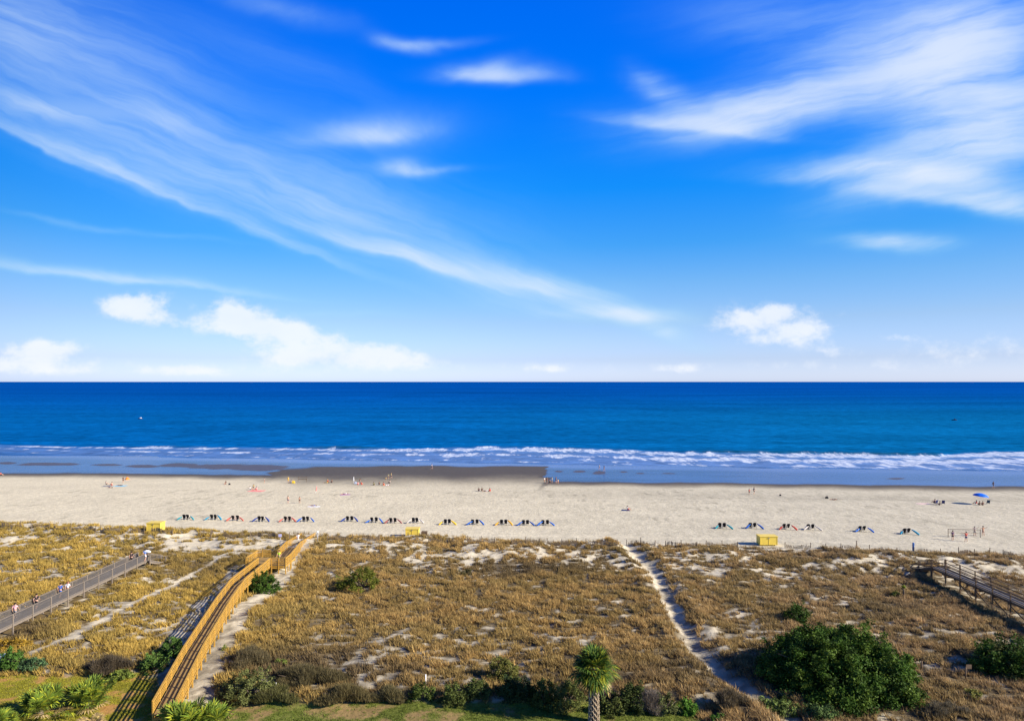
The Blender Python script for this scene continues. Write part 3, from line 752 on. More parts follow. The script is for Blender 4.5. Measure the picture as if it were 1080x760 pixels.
    link('crown', palm_head(9, .3, .2, 61, (.1, 1.3), (0, 0, 1.2), 4), M_LEAF, o)
    X, Y, Z = at(97, 764); o = empty('dead_frond_heap', (X, Y, Z)); tag(o, 'heap of pale dead palm fronds on the lawn at the bottom edge', 'frond heap')
    link('fronds', palm_head(12, .6, .5, 63, (.0, .5), (0, 0, .2), 12), M_LEAF, o)

# ------------------------------------------------------------------ boardwalks
def offset_line(pts, d):
    out = []
    for i, p in enumerate(pts):
        a = Vector(pts[max(i - 1, 0)]); b = Vector(pts[min(i + 1, len(pts) - 1)])
        t = (b - a); t.z = 0; t.normalize(); nrm = Vector((t.y, -t.x, 0))
        out.append(Vector(p) + nrm * d)
    return out

def walk_len(pts, step):
    """points every step along a 3-D polyline, with direction"""
    out = []; carry = 0.0
    for a, b in zip(pts[:-1], pts[1:]):
        a = Vector(a); b = Vector(b); L = (b - a).length; d = (b - a) / L; s = carry
        while s <= L + 1e-6:
            out.append((a + d * s, d)); s += step
        carry = s - L
    return out

def rail_line(parent, pts, mat, boards, top, post_step, height_=1.08, posts=True, pick=False, label=None, face=0.0, ends=(True, True)):
    """railing along pts (deck level): top board, horizontal boards at heights, posts to the ground"""
    mb = MB()
    for a, b in zip(pts[:-1], pts[1:]):
        A = Vector(a); B = Vector(b)
        mb.beam(A + Vector((0, 0, height_)), B + Vector((0, 0, height_)), top, .05)
        for hh in boards: mb.beam(A + Vector((0, 0, hh)), B + Vector((0, 0, hh)), .035, .112 if not pick else .07)
    mb.build('railing', mat, parent)
    if pick:
        mat = M_GREYD; pk = MB()
        for p, d in walk_len(pts, .15):
            pk.box(p.x, p.y, p.z + height_ / 2, .05, .045, height_ - .12)
        pk.build('balusters', mat, parent)
    if posts:
        mat = M_GREYW if pick else mat
        for p, d in walk_len(pts, post_step):
            g = hz(p.x, p.y) - .25; t = p.z + height_ + .0
            m = MB(); m.box(p.x, p.y, (g + t) / 2, .12, .12, t - g); m.build('post', mat, parent)

def deck(parent, pts, w, mat, mat2, name='deck'):
    mb = MB()
    for p, d in walk_len(pts, .15):
        dd = Vector((d.x, d.y, 0)).normalized(); s = Vector((dd.y, -dd.x, 0))
        jx = random.uniform(-.01, .01)
        mb.beam(p - s * (w / 2 + jx), p + s * (w / 2 + jx), .135, .04)
    mb.build(name, mat, parent)
    st = MB()
    for off in (-w / 2 + .05, w / 2 - .05):
        l = offset_line(pts, off)
        for a, b in zip(l[:-1], l[1:]): st.beam(a - Vector((0, 0, .15)), b - Vector((0, 0, .15)), .06, .24)
    for p, d in walk_len(pts, 2.4):
        dd = Vector((d.x, d.y, 0)).normalized(); s = Vector((dd.y, -dd.x, 0))
        st.beam(p - s * w / 2 - Vector((0, 0, .36)), p + s * w / 2 - Vector((0, 0, .36)), .12, .2)
    st.build('joists', mat2, parent)

def build_walkways():
    # golden new boardwalk
    o = empty('boardwalk', (-27.0, 51.0, hz(-27, 51))); inv = Vector((-27.0, 51.0, hz(-27, 51)))
    tag(o, 'long golden new timber boardwalk crossing the dunes with a landing and ramp to the beach', 'boardwalk')
    def sub(pts): return [Vector(p) for p in pts]
    kids0 = set(bpy.data.objects)
    main = sub([(-27.25, 53.6, 1.95), (-30.1, 64.7, 2.0), (-33.1, 78.5, 2.1), (-34.5, 86, 2.1), (-34.9, 96.2, 2.1)])
    w = 1.6
    deck(o, main, w, M_GOLD2, M_GOLD)
    rail_line(o, offset_line(main, -w / 2 - .05), M_GOLD, (.22, .44, .66, .90), .17, 2.0)
    rail_line(o, offset_line(main, w / 2 + .05), M_GOLD, (-.12, .22, .44, .66, .90), .17, 2.0)
    # landing
    land = sub([(-34.7, 96.25, 2.1), (-34.7, 100.6, 2.1)]); lw = 5.6
    deck(o, land, lw, M_GOLD2, M_GOLD, 'landing')
    rail_line(o, sub([(-35.8, 96.2, 2.1), (-37.5, 96.2, 2.1), (-37.5, 100.6, 2.1), (-35.5, 100.6, 2.1)]), M_GOLD, (.22, .44, .66, .90), .17, 1.7)
    rail_line(o, sub([(-33.9, 96.2, 2.1), (-31.9, 96.2, 2.1), (-31.9, 98.5, 2.1)]), M_GOLD, (-.12, .22, .44, .66, .90), .17, 1.0)
    ramp = sub([(-33.3, 100.65, 2.1), (-34.3, 107, 1.8), (-35.6, 119.5, .45)]); rw = 2.2
    deck(o, ramp, rw, M_GOLD2, M_GOLD, 'ramp')
    rail_line(o, offset_line(ramp, -rw / 2 - .05), M_GOLD, (.22, .44, .66, .90), .17, 2.4)
    rr = offset_line(ramp, rw / 2 + .05); rail_line(o, [Vector((-31.9, 98.6, 2.1))] + rr, M_GOLD, (-.12, .22, .44, .66, .90), .17, 2.4)
    for k in set(bpy.data.objects) - kids0:
        k.location = -inv
    # grey walkway on the left
    o2 = empty('walkway', (-53.7, 62, 1)); tag(o2, 'weathered grey timber walkway with picket railings on the left dunes', 'walkway')
    kids0 = set(bpy.data.objects)
    l = sub([(-53.75, 60.5, 2.25), (-53.75, 80, 2.15), (-53.75, 99.5, 2.0)]); w = 1.4
    deck(o2, l, w, M_GREYD, M_GREYW)
    rail_line(o2, offset_line(l, -w / 2 - .04), M_GREYW, (.12,), .13, 3.0, 1.1, True, True)
    rail_line(o2, offset_line(l, w / 2 + .04), M_GREYW, (-.08, .12,), .13, 3.0, 1.1, True, True)
    st = sub([(-53.2, 99.6, 1.9), (-51.6, 101.6, 1.0)])
    deck(o2, st, 1.5, M_GREYD, M_GREYW, 'ramp')
    rail_line(o2, offset_line(st, -.8), M_GREYW, (.12,), .13, 2.4, 1.05, True, True)
    rail_line(o2, offset_line(st, .8), M_GREYW, (.12,), .13, 2.4, 1.05, True, False)
    for k in set(bpy.data.objects) - kids0: k.location = -Vector(o2.location)
    # brown walkway on the right
    o3 = empty('walkway', (57.6, 62, 1)); tag(o3, 'weathered brown timber walkway on tall posts crossing the right dunes', 'walkway')
    kids0 = set(bpy.data.objects)
    l = sub([(57.6, 66, 3.0), (57.6, 80, 3.0), (57.6, 92.2, 2.9)]); w = 1.8
    deck(o3, l, w, M_GREYD, M_BRNW)
    rail_line(o3, offset_line(l, -w / 2 - .04), M_BRNW, (.15, .6), .13, 2.9, 1.08)
    rail_line(o3, offset_line(l, w / 2 + .04), M_BRNW, (.15, .6), .13, 2.9, 1.08)
    pk = MB()
    for p, d in walk_len(offset_line(l, w / 2 + .04), .2): pk.box(p.x, p.y, p.z + .55, .02, .02, .95)
    pk.build('balusters', M_BRNW, o3)
    st = sub([(57.6, 92.3, 2.9), (57.5, 98.5, .9)])
    deck(o3, st, 1.8, M_GREYD, M_BRNW, 'ramp')
    rail_line(o3, offset_line(st, -.94), M_BRNW, (.15, .6), .13, 2.9, 1.05)
    rail_line(o3, offset_line(st, .94), M_BRNW, (.15, .6), .13, 2.9, 1.05)
    for s, yy in enumerate((69, 72, 75, 78, 81, 84)):
        b = MB(); zz = hz(56.6, yy); b.beam((56.63, yy, zz + .2), (56.63, yy + 2.6, 2.5), .05, .12); b.beam((56.63, yy + 2.6, zz + .2), (58.5, yy + 2.6, 2.5), .05, .12)
        b.build('brace', M_BRNW, o3)
    for k in set(bpy.data.objects) - kids0: k.location = -Vector(o3.location)

# ------------------------------------------------------------------ sand fence, boxes, posts
def build_fences():
    secs = [(2, 22), (33, 52), (57, 75), (84, 101), (106, 126), (138, 152), (160, 182), (211, 224), (236, 256), (264, 277), (283, 293), (345, 372), (383, 400), (452, 478), (493, 522), (540, 569), (577, 608), (618, 651),
            (661, 691), (702, 735), (745, 778), (828, 855), (871, 903), (917, 946), (964, 992), (1011, 1044), (1058, 1088)]
    near = ['at the far left edge', 'second from the left edge', 'third from the left edge, in tall grass', 'fourth from the left edge, in tall grass', 'left of the left yellow box by a grass tuft', 'just left of the left yellow box',
            'directly in front of the left yellow box', 'right of the left yellow box on bare sand', 'midway between the left box and the boardwalk', 'short and leaning, left of the golden boardwalk', 'short, beside the boardwalk ramp',
            'just right of the white-topped pole', 'between the white-topped pole and the middle yellow box', 'just right of the middle yellow box', 'second right of the middle yellow box', 'third right of the middle yellow box',
            'fourth right of the middle yellow box', 'with a tall end, left of the path gap', 'bowed down at the top of the sandy path', 'just right of the sandy path', 'in shadow left of the right yellow box', 'just right of the right yellow box',
            'second right of the right yellow box', 'sturdy and dark, left of the blue post', 'starting at the blue post', 'behind the brown walkway, in front of the net', 'last one at the right edge']
    for i, ((a, b), nr) in enumerate(zip(secs, near)):
        pa = at(a, line_y(a, FENCE) + random.uniform(-.3, 1.5)); pb = at(b, line_y(b, FENCE) + random.uniform(0, 2.2))
        A = Vector(pa); B = Vector(pb); o = empty('sand_fence', pa); tag(o, 'short wooden sand fence section ' + nr, 'sand fence', 'sand fence sections along the top of the beach')
        L = (B - A).length; n = int(L / .13); hgt = random.uniform(.75, 1.05)
        mb = MB()
        for k in range(n + 1):
            if random.random() < .12: continue
            u = k / n; p = A.lerp(B, u); p.y += .35 * math.sin(u * math.pi) * (1 if i % 2 else -1)
            g = hz(p.x, p.y); top = hgt * (.75 + .25 * math.sin(u * 7 + i)) + random.uniform(-.08, .08)
            mb.box(p.x - A.x, p.y - A.y, g - A.z + top / 2 - .1, .075, .025, top + .2, Matrix.Rotation(random.uniform(-.08, .08), 3, 'Y'))
        for hh in (.3, .65):
            for k in range(5):
                p = A.lerp(B, k / 5); q = A.lerp(B, (k + 1) / 5); mb.beam((p.x - A.x, p.y - A.y, hz(p.x, p.y) - A.z + hh), (q.x - A.x, q.y - A.y, hz(q.x, q.y) - A.z + hh), .02, .02)
        mb.build('slat_panel', M_SLAT, o)
        for u in (0, .5, 1) if L > 4 else (0, 1):
            p = A.lerp(B, u); g = hz(p.x, p.y); m = MB(); m.tube([(p.x - A.x, p.y - A.y, g - A.z - .3), (p.x - A.x, p.y - A.y, g - A.z + random.uniform(.95, 1.25))], [.065, .055], 7); m.build('post', M_SLAT, o)

def build_boxes():
    for (px, py, wx, lab) in [(161.5, 561, 2.4, 'pale yellow storage box nearest the left grey walkway, on the sand'), (434.5, 567, 2.35, 'yellow storage box beside a small brown crate, middle of the beach edge'), (811, 575.5, 3.0, 'yellow storage box farthest right, with a long shadow on the sand')]:
        X, Y, Z = at(px, py); o = empty('storage_box', (X, Y, Z)); tag(o, lab, 'storage box', 'yellow storage boxes at the top of the beach')
        b = MB(); b.box(0, .9, .82, wx, 1.7, 1.36); me = b.build('body', M_YEL, o)
        bv = me.modifiers.new('b', 'BEVEL'); bv.width = .03; bv.segments = 2
        l = MB(); l.box(0, .9, 1.56, wx + .12, 1.84, .10); lid = l.build('lid', M_YEL, o)
        h = MB(); h.box(0, -.03, 1.36, .25, .05, .09); h.build('latch', M_METAL, lid)
        s = MB(); s.box(-wx * .35, .9, .07, .14, 1.7, .14); s.box(wx * .35, .9, .07, .14, 1.7, .14); s.box(0, .9, .10, wx * .9, .1, .08); s.build('runners', M_DARK, o)
        f = MB()
        for sx in (-wx / 2 + .06, 0, wx / 2 - .06): f.box(sx, .03, .8, .07, .03, 1.28)
        f.build('battens', M_YEL, o)
    X, Y, Z = at(447.5, 566); o = empty('crate', (X, Y, Z)); tag(o, 'small brown wooden crate against the right side of the middle yellow box', 'crate')
    mb = MB()
    for k in range(4): mb.box(0, 0, .2 + k * .24, .95, .8, .2)
    mb.build('boards', M_BRNW, o)
    m = MB()
    for sx, sy in ((-.48, -.4), (.48, -.4), (-.48, .4), (.48, .4)): m.box(sx, sy, .5, .08, .08, 1.0)
    m.build('corner_posts', M_BRNW, o)

    def pole(name, px, py, h, r, mat, lab, cat, capm=None, capr=0):
        X, Y, Z = at(px, py); o = empty(name, (X, Y, Z)); tag(o, lab, cat)
        mb = MB(); mb.tube([(0, 0, -.3), (0, 0, h)], [r, r], 10); mb.build('pole', mat, o, True)
        if capm:
            bm = bmesh.new(); bmesh.ops.create_uvsphere(bm, u_segments=12, v_segments=8, radius=capr); bmesh.ops.translate(bm, verts=bm.verts, vec=(0, 0, h + capr * .7))
            me = bpy.data.meshes.new('cap'); bm.to_mesh(me); bm.free(); link('cap', me, capm, o)
        return o
    pole('signal_pole', 335, 572.5, 1.7, .06, M_METAL, 'slim pole with a round white top at the end of the boardwalk ramp', 'pole', M_WHITE, .16)
    pole('shore_post', 963.3, 581, 1.15, .16, cloth((.03, .09, .25)), 'stout blue post at the start of a sand fence', 'post', cloth((.05, .15, .4)), .17)
    pole('marker_post', 449, 722, .95, .05, M_WHITE, 'thin white marker post standing behind the hedge', 'post')
    pole('marker_post', 291, 728, .7, .05, M_WHITE, 'short white marker post among brown bushes near the wide olive bush', 'post')
    pole('wooden_post', 972, 706, .85, .07, M_BRNW, 'lone short wooden post right of the huge thicket', 'post')
    o = pole('wooden_post', 1018.5, 716, 1.1, .06, M_BRNW, 'wooden post with a small square board on top, front right dune', 'post')
    mb = MB(); mb.box(0.28, 0, 1.15, .5, .05, .38); mb.build('board', M_BRNW, o)
    o = pole('sign_post', 295.5, 573, 1.2, .05, M_METAL, 'small pale lavender sign on a post left of the boardwalk ramp', 'sign')
    mb = MB(); mb.box(0, -.06, 1.35, .5, .04, .45); mb.build('board', cloth((.52, .5, .72)), o)
    pole('wooden_post', 222.5, 568, 1.5, .08, M_SLAT, 'tall dark post on bare sand right of the left yellow box', 'post')
    pole('wooden_post', 305.3, 570, 1.4, .07, M_SLAT, 'thin dark post behind the golden ramp', 'post')
    pole('wooden_post', 903.5, 578, 1.3, .07, M_SLAT, 'dark post between two fence sections right of the right yellow box', 'post')
    # utility box at the left edge
    X, Y, Z = at(-4, 704); o = empty('utility_box', (X, Y, Z)); tag(o, 'dark box with a white lid cut off by the left edge', 'utility box')
    mb = MB(); mb.box(0, .4, .45, 1.1, .9, .9); mb.build('body', mat_plain('slate', (.05, .065, .09), .6), o)
    mb = MB(); mb.box(0, .4, .95, 1.3, 1.1, .08); mb.build('lid', M_WHITE, o)
    # concrete slab at the foot of the boardwalk
    zz = .86
    c = []
    mb = MB(); mb.box(-27.2, 51.0, .74, 2.6, 4.4, .36); o = mb.build('path', M_CONC); tag(o, 'pale concrete path at the foot of the golden boardwalk', 'path', kind='structure')
    # net frame (two posts, thin cross bar)
    def frame(px1, px2, py, h, lab, name, mat, net):
        X, Y, Z = at(px1, py); X2, Y2, Z2 = at(px2, py + (.6 if net else 0)); o = empty(name, (X, Y, Z)); tag(o, lab, name.replace('_', ' '))
        for dx, dy in ((0, 0), (X2 - X, Y2 - Y)):
            m = MB(); m.tube([(dx, dy, -.2), (dx, dy, h)], [.06, .05], 7); m.build('post', mat, o)
        m = MB(); m.beam((0, 0, h - .1), (X2 - X, Y2 - Y, h - .1), .05, .08)
        if net:
            m.beam((0, 0, h - .75), (X2 - X, Y2 - Y, h - .75), .03, .04)
            for k in range(40):
                u = k / 39; m.beam(((X2 - X) * u, (Y2 - Y) * u, h - .75), ((X2 - X) * u, (Y2 - Y) * u, h - .1), .012, .012)
        else:
            m.beam((0, 0, h * .5), (X2 - X, Y2 - Y, h * .5), .04, .16)
        m.build('net' if net else 'crossbar', mat, o)
        return o
    frame(314.5, 323.5, 508, 1.5, 'wooden frame of two posts and crossbars near the wet sand', 'wooden_rack', M_BRNW, False)
    frame(1000, 1034, 566, 1.5, 'low game net strung between two posts, two players in front', 'game_net', M_GREYW, True)

# ------------------------------------------------------------------ beach chairs and furled umbrellas
def copy_tree(o):
    c = o.copy(); COL.objects.link(c)
    for ch in list(o.children):
        d = ch.copy(); COL.objects.link(d); d.parent = c
        for g in list(ch.children):
            e = g.copy(); COL.objects.link(e); e.parent = d
    return c

def set_mat(o, m):
    if len(o.material_slots): o.material_slots[0].link = 'OBJECT'; o.material_slots[0].material = m

def build_loungers():
    fw = cloth((.55, .5, .42)); dk = cloth((.015, .015, .018)); br = cloth((.07, .045, .03))
    # chair looks towards +Y (the sea); we see its back
    c = empty('beach_chair', (0, 0, 0))
    b = MB(); rot = Matrix.Rotation(R(-58), 3, 'X')
    b.box(0, -.32, .62, .56, .86, .05, Matrix.Rotation(R(-62), 3, 'X')); b.build('backrest', dk, c)
    s = MB(); s.box(0, .22, .30, .56, .62, .05, Matrix.Rotation(R(10), 3, 'X')); s.build('seat', br, c)
    f = MB()
    for sx in (-.31, .31):
        f.beam((sx, .05, .22), (sx, -.56, 1.06), .05, .07); f.beam((sx, .55, .36), (sx, -.35, .24), .05, .07)
        f.beam((sx, -.45, .62), (sx, .30, .55), .09, .04)
    f.beam((-.31, -.36, .74), (.31, -.36, .74), .05, .10)
    f.build('frame', fw, c)
    for sx in (-.31, .31):
        for (y0, y1, z1) in ((.5, .46, .36), (-.72, -.42, .75)):
            m = MB(); m.beam((sx, y0, 0), (sx, y1, z1), .05, .06); m.build('leg', fw, c)
    p = MB(); p.tube([(-.22, -.58, 1.02), (0, -.6, 1.04), (.22, -.58, 1.02)], [.09, .10, .09], 8); p.build('pillow', dk, c, True)
    # furled umbrella leaning sideways: foot at origin, top towards -X
    u = empty('furled_umbrella', (0, 0, 0))
    m = MB(); m.tube([(0.1, 0, -.05), (-1.35, 0, 1.12)], [.025, .025], 7); m.build('pole', fw, u)
    m = MB(); pts = []; rads = []
    for k, (t, r) in enumerate([(0.03, .05), (.12, .20), (.3, .21), (.55, .19), (.8, .14), (.97, .06)]):
        pts.append((0.1 - 1.45 * t + .03 * (k % 2), .02 * (k % 3), -.02 + 1.17 * t + .12 * math.sin(t * 3.1))); rads.append(r)
    m.tube(pts, rads, 9); m.build('canopy', dk, u, True)
    first = [True, True]
    sets = [(197, 547.5, 'teal', 'the leftmost pair, right of the left yellow box'), (226, 547.5, 'cyan', 'the second pair from the left'), (249, 548.5, 'salmon', 'the third pair from the left'),
            (276, 549.3, 'navy', 'the fourth pair from the left, above the boardwalk'), (304, 549.5, 'salmon', 'the fifth pair from the left, beyond the boardwalk landing'), (323, 549.5, 'blue', 'the sixth pair from the left, beyond the boardwalk ramp'),
            (369, 549.3, 'navy', 'the lone pair right of the boardwalk, before the gap'), (395, 550.5, 'blue', 'the second pair left of the middle yellow box'), (415, 551, 'maroon', 'the pair just left of the middle yellow box'),
            (438, 551, 'white', 'the pair right behind the middle yellow box'), (472, 552.5, 'yellow', 'the first pair right of the middle yellow box'), (501, 552.7, 'blue', 'the second pair right of the middle yellow box'),
            (531, 553, 'orange', 'the third pair right of the middle yellow box'), (554, 553.5, 'royal', 'the fourth pair right of the middle yellow box'), (575, 553.5, 'blue', 'the last pair before the wide empty stretch'),
            (761, 556.5, 'teal', 'the pair left of the right yellow box'), (793, 556.5, 'royal', 'the pair just behind the right yellow box'), (828, 557.5, 'red', 'the first pair right of the right yellow box'),
            (854, 558, 'white', 'the second pair right of the right yellow box'), (908, 560, 'blue', 'the second pair from the right end'), (955, 562.5, 'cyan', 'the rightmost pair, nearest the game net')]
    cols = {'teal': (.02, .30, .36), 'cyan': (.02, .26, .42), 'salmon': (.55, .13, .10), 'navy': (.03, .06, .25), 'blue': (.03, .14, .52), 'royal': (.02, .10, .38), 'maroon': (.30, .10, .10), 'white': (.6, .55, .5),
            'yellow': (.75, .48, .03), 'orange': (.72, .36, .02), 'red': (.5, .06, .04)}
    cn = {'royal': 'royal blue', 'cyan': 'cyan blue', 'blue': 'bright blue'}
    frames = {'white': (.7, .66, .6), 'maroon': (.6, .45, .4), 'salmon': (.45, .25, .2)}
    for i, (px, py, k, where) in enumerate(sets):
        X, Y, Z = at(px, py); cname = cn.get(k, k)
        th = X / 140 * -.1
        for s in (0, 1):
            o = c if first[0] else copy_tree(c)
            if first[0]: proto_c = c; first[0] = False
            dx = (-.40, .40)[s]; x = X + dx; y = Y + random.uniform(-.12, .12)
            o.location = (x, y, hz(x, y)); o.rotation_euler = (0, 0, random.uniform(-.12, .12))
            tag(o, f"{('left', 'right')[s]} dark sling chair of {where}", 'beach chair', 'pairs of beach chairs in a row on the sand')
            if k in frames:
                for ch in o.children:
                    if ch.name.startswith('frame'): set_mat(ch, cloth(frames[k]))
        for s in (0, 1):
            o = u if first[1] else copy_tree(u); first[1] = False
            lean = 1.0
            if s == 1: x = X + 1.72; o_rz = R(random.uniform(-38, -20) - (8 if px > 600 else 0)); sc = (random.uniform(.8, 1.0), random.uniform(.55, .8), random.uniform(.62, .85))
            else: x = X - 1.62 + (.2 if px > 600 else 0); o_rz = math.pi + R(random.uniform(15, 35)); sc = (random.uniform(.75, 1.0), random.uniform(.5, .8), random.uniform(.5, .75))
            y = Y - .75 - (.5 if (s == 1 and px > 600) else 0)
            o.location = (x, y, hz(x, y)); o.rotation_euler = (0, 0, o_rz); o.scale = sc
            tag(o, f"{cname} umbrella leaning {('left', 'right')[s]} of {where}", 'beach umbrella', 'furled umbrellas leaning beside the chairs')
            for ch in o.children:
                if ch.name.startswith('canopy'): set_mat(ch, cloth(tuple(round(v * .9, 3) for v in cols[k])))

# ------------------------------------------------------------------ people
def skin_mesh(verts, edges, rads, name, sub=1, root=0):
    me = bpy.data.meshes.new(name); me.from_pydata(verts, edges, [])
    o = bpy.data.objects.new('tmp', me); COL.objects.link(o)
    sk = o.modifiers.new('s', 'SKIN'); sk.use_smooth_shade = True
    for i, r in enumerate(rads):
        v = me.skin_vertices[0].data[i]; rr = r if isinstance(r, tuple) else (r, r); v.radius = rr
        v.use_root = (i == root)
    ss = o.modifiers.new('u', 'SUBSURF'); ss.levels = sub; ss.render_levels = sub
    dg = bpy.context.evaluated_depsgraph_get(); dg.update()
    out = bpy.data.meshes.new_from_object(o.evaluated_get(dg)); out.name = name
    bpy.data.objects.remove(o); bpy.data.meshes.remove(me)
    return out

# joints: pelvis waist chest neck head top | shoulders elbows wrists hands | hips knees ankles toes
POSES = {
    'stand': dict(pel=(0, 0, .93), che=(0, 0, 1.32), nec=(0, .0, 1.48), hea=(0, .02, 1.62), sh=.18, arms=[((-.24, .0, 1.16), (-.26, .06, .93)), ((.24, .0, 1.16), (.26, .06, .93))], legs=[((-.11, .02, .50), (-.12, -.02, .07)), ((.11, .02, .50), (.13, -.02, .07))]),
    'walk': dict(pel=(0, 0, .92), che=(0, .03, 1.31), nec=(0, .05, 1.47), hea=(0, .08, 1.61), sh=.18, arms=[((-.23, -.14, 1.14), (-.22, -.08, .92)), ((.23, .16, 1.15), (.22, .30, .97))], legs=[((-.10, .22, .52), (-.10, .26, .08)), ((.10, .02, .50), (.10, -.34, .12))]),
    'wave': dict(pel=(0, 0, .93), che=(0, 0, 1.32), nec=(0, 0, 1.48), hea=(0, .02, 1.62), sh=.18, arms=[((-.42, .06, 1.42), (-.62, .12, 1.60)), ((.38, .08, 1.30), (.56, .18, 1.45))], legs=[((-.14, .03, .50), (-.20, 0, .07)), ((.14, .03, .50), (.20, 0, .07))]),
    'sit': dict(pel=(0, 0, .13), che=(0, -.10, .52), nec=(0, -.08, .68), hea=(0, -.05, .82), sh=.18, arms=[((-.26, .02, .38), (-.20, .24, .36)), ((.26, .02, .38), (.20, .24, .36))], legs=[((-.15, .42, .42), (-.14, .66, .07)), ((.15, .42, .42), (.14, .66, .07))]),
    'lie': dict(pel=(0, 0, .13), che=(0, -.42, .15), nec=(0, -.58, .17), hea=(0, -.72, .18), sh=.18, arms=[((-.30, -.30, .08), (-.34, -.06, .06)), ((.30, -.30, .08), (.34, -.06, .06))], legs=[((-.10, .42, .12), (-.12, .84, .07)), ((.10, .42, .20), (.12, .80, .07))]),
    'kneel': dict(pel=(0, 0, .42), che=(0, .22, .74), nec=(0, .32, .86), hea=(0, .42, .94), sh=.18, arms=[((-.22, .34, .52), (-.20, .52, .30)), ((.22, .34, .52), (.20, .52, .30))], legs=[((-.12, .14, .08), (-.12, -.28, .07)), ((.12, .14, .08), (.12, -.28, .07))]),
}
_pm = {}
def person_meshes(pose):
    if pose in _pm: return _pm[pose]
    P = POSES[pose]; v = []; e = []; r = []
    def add(p, rad, par=None):
        v.append(tuple(p)); r.append(rad)
        if par is not None: e.append((par, len(v) - 1))
        return len(v) - 1
    L = lambda a, b, t: tuple(Vector(a).lerp(Vector(b), t))
    pel = add(P['pel'], (.15, .11)); wai = add(L(P['pel'], P['che'], .5), (.125, .10), pel); che = add(P['che'], (.15, .11), wai)
    nec = add(P['nec'], .055, che); hea = add(P['hea'], (.085, .10), nec)
    hd = (Vector(P['hea']) - Vector(P['nec'])).normalized(); add(Vector(P['hea']) + hd * .10, .07, hea)
    fw = Vector((0, 1, 0)) if pose != 'lie' else Vector((0, 0, 1)); add(Vector(P['hea']) + fw * .11 - hd * .01, .02, hea)   # nose
    cv = Vector(P['che']); up = (Vector(P['nec']) - cv).normalized() * .07
    hands = []
    for s, (el, wr) in zip((-1, 1), P['arms']):
        a = add(cv + Vector((s * P['sh'], 0, 0)) + up, .06, che); b = add(el, .042, a); c = add(wr, .030, b)
        d = (Vector(wr) - Vector(el)).normalized(); pm = add(Vector(wr) + d * .06, (.04, .02), c)
        for k, off in enumerate((-.03, -.01, .01, .03)): add(Vector(wr) + d * (.15 - .01 * abs(k - 1.5)) + Vector((0, off, -.01)), .009, pm)
        add(Vector(wr) + d * .07 + fw * .06, .011, c)
    for s, (kn, an) in zip((-1, 1), P['legs']):
        a = add(Vector(P['pel']) + Vector((s * .09, 0, -.03)), .095, pel); b = add(kn, .06, a); c = add(an, .042, b)
        toe = Vector((0, .17, -.03)) if pose not in ('lie', 'kneel') else (Vector((0, .03, .16)) if pose == 'lie' else Vector((0, -.16, -.01)))
        add(Vector(an) + toe, .034, c)
    body = skin_mesh(v, e, r, 'body', 1)
    # shirt
    sv = [L(P['pel'], P['che'], .12), L(P['pel'], P['che'], .5), P['che'], L(P['che'], P['nec'], .75)]
    se = [(0, 1), (1, 2), (2, 3)]; sr = [(.165, .13), (.15, .12), (.175, .13), (.08, .08)]
    for s, (el, wr) in zip((-1, 1), P['arms']):
        sh = cv + Vector((s * P['sh'], 0, 0)) + up; sv.append(tuple(sh)); sr.append(.078); se.append((2, len(sv) - 1)); sv.append(tuple(sh.lerp(Vector(el), .6))); sr.append(.066); se.append((len(sv) - 2, len(sv) - 1))
    shirt = skin_mesh(sv, se, sr, 'shirt', 1)
    hv = [L(P['pel'], P['che'], .22), P['pel']]; he = [(0, 1)]; hr = [(.15, .12), (.17, .13)]
    for s, (kn, an) in zip((-1, 1), P['legs']):
        a = Vector(P['pel']) + Vector((s * .10, 0, -.03)); hv.append(tuple(a)); hr.append(.115); he.append((1, len(hv) - 1)); hv.append(tuple(a.lerp(Vector(kn), .8))); hr.append(.085); he.append((len(hv) - 2, len(hv) - 1))
    shorts = skin_mesh(hv, he, hr, 'shorts', 1)
    hh = Vector(P['hea']); bk = -fw * .035
    hair = skin_mesh([tuple(hh + bk + hd * .03), tuple(hh + bk * .6 + hd * .115), tuple(hh + bk * 2 - hd * .06)], [(0, 1), (0, 2)], [(.098, .098), (.075, .075), (.07, .06)], 'hair', 1)
    _pm[pose] = (body, shirt, shorts, hair); return _pm[pose]

def person(px, py, pose, rz, top, bottom, label, hair=None, skin=None, sc=1.0, xyz=None, group=None, dz=0):
    b, s, h, ha = person_meshes(pose)
    loc = xyz if xyz else at(px, py)
    o = empty('person', (loc[0], loc[1], loc[2] + dz), R(rz)); o.scale = (sc, sc, sc); tag(o, label, 'person', group)
    bd = link('body', b, None, o)
    for nm, me, m in (('shirt', s, top), ('shorts', h, bottom), ('hair', ha, hair or (.03, .02, .015))):
        if m is None: continue
        x = link(nm, me, None, o)
        if not me.materials: me.materials.append(cloth(m))
        set_mat(x, cloth(m))
    if not b.materials: b.materials.append(SKIN)
    set_mat(bd, skin or SKIN)
    return o

def towel(px, py, w, l, rz, col, label):
    X, Y, Z = at(px, py); n = 8; V = []; Fc = []
    for j in range(n + 1):
        for i in range(n + 1):
            x = (i / n - .5) * w; y = (j / n - .5) * l; c, s = math.cos(R(rz)), math.sin(R(rz))
            gx, gy = X + x * c - y * s, Y + x * s + y * c
            V.append((gx - X, gy - Y, hz(gx, gy) - Z + .03 + .02 * math.sin(i * 1.7 + j)))
    for j in range(n):
        for i in range(n): a = j * (n + 1) + i; Fc.append((a, a + 1, a + n + 2, a + n + 1))
    me = bpy.data.meshes.new('towel'); me.from_pydata(V, [], Fc)
    o = link('towel', me, cloth(col), None, (X, Y, Z)); so = o.modifiers.new('t', 'SOLIDIFY'); so.thickness = .02
    tag(o, label, 'towel')
    return o

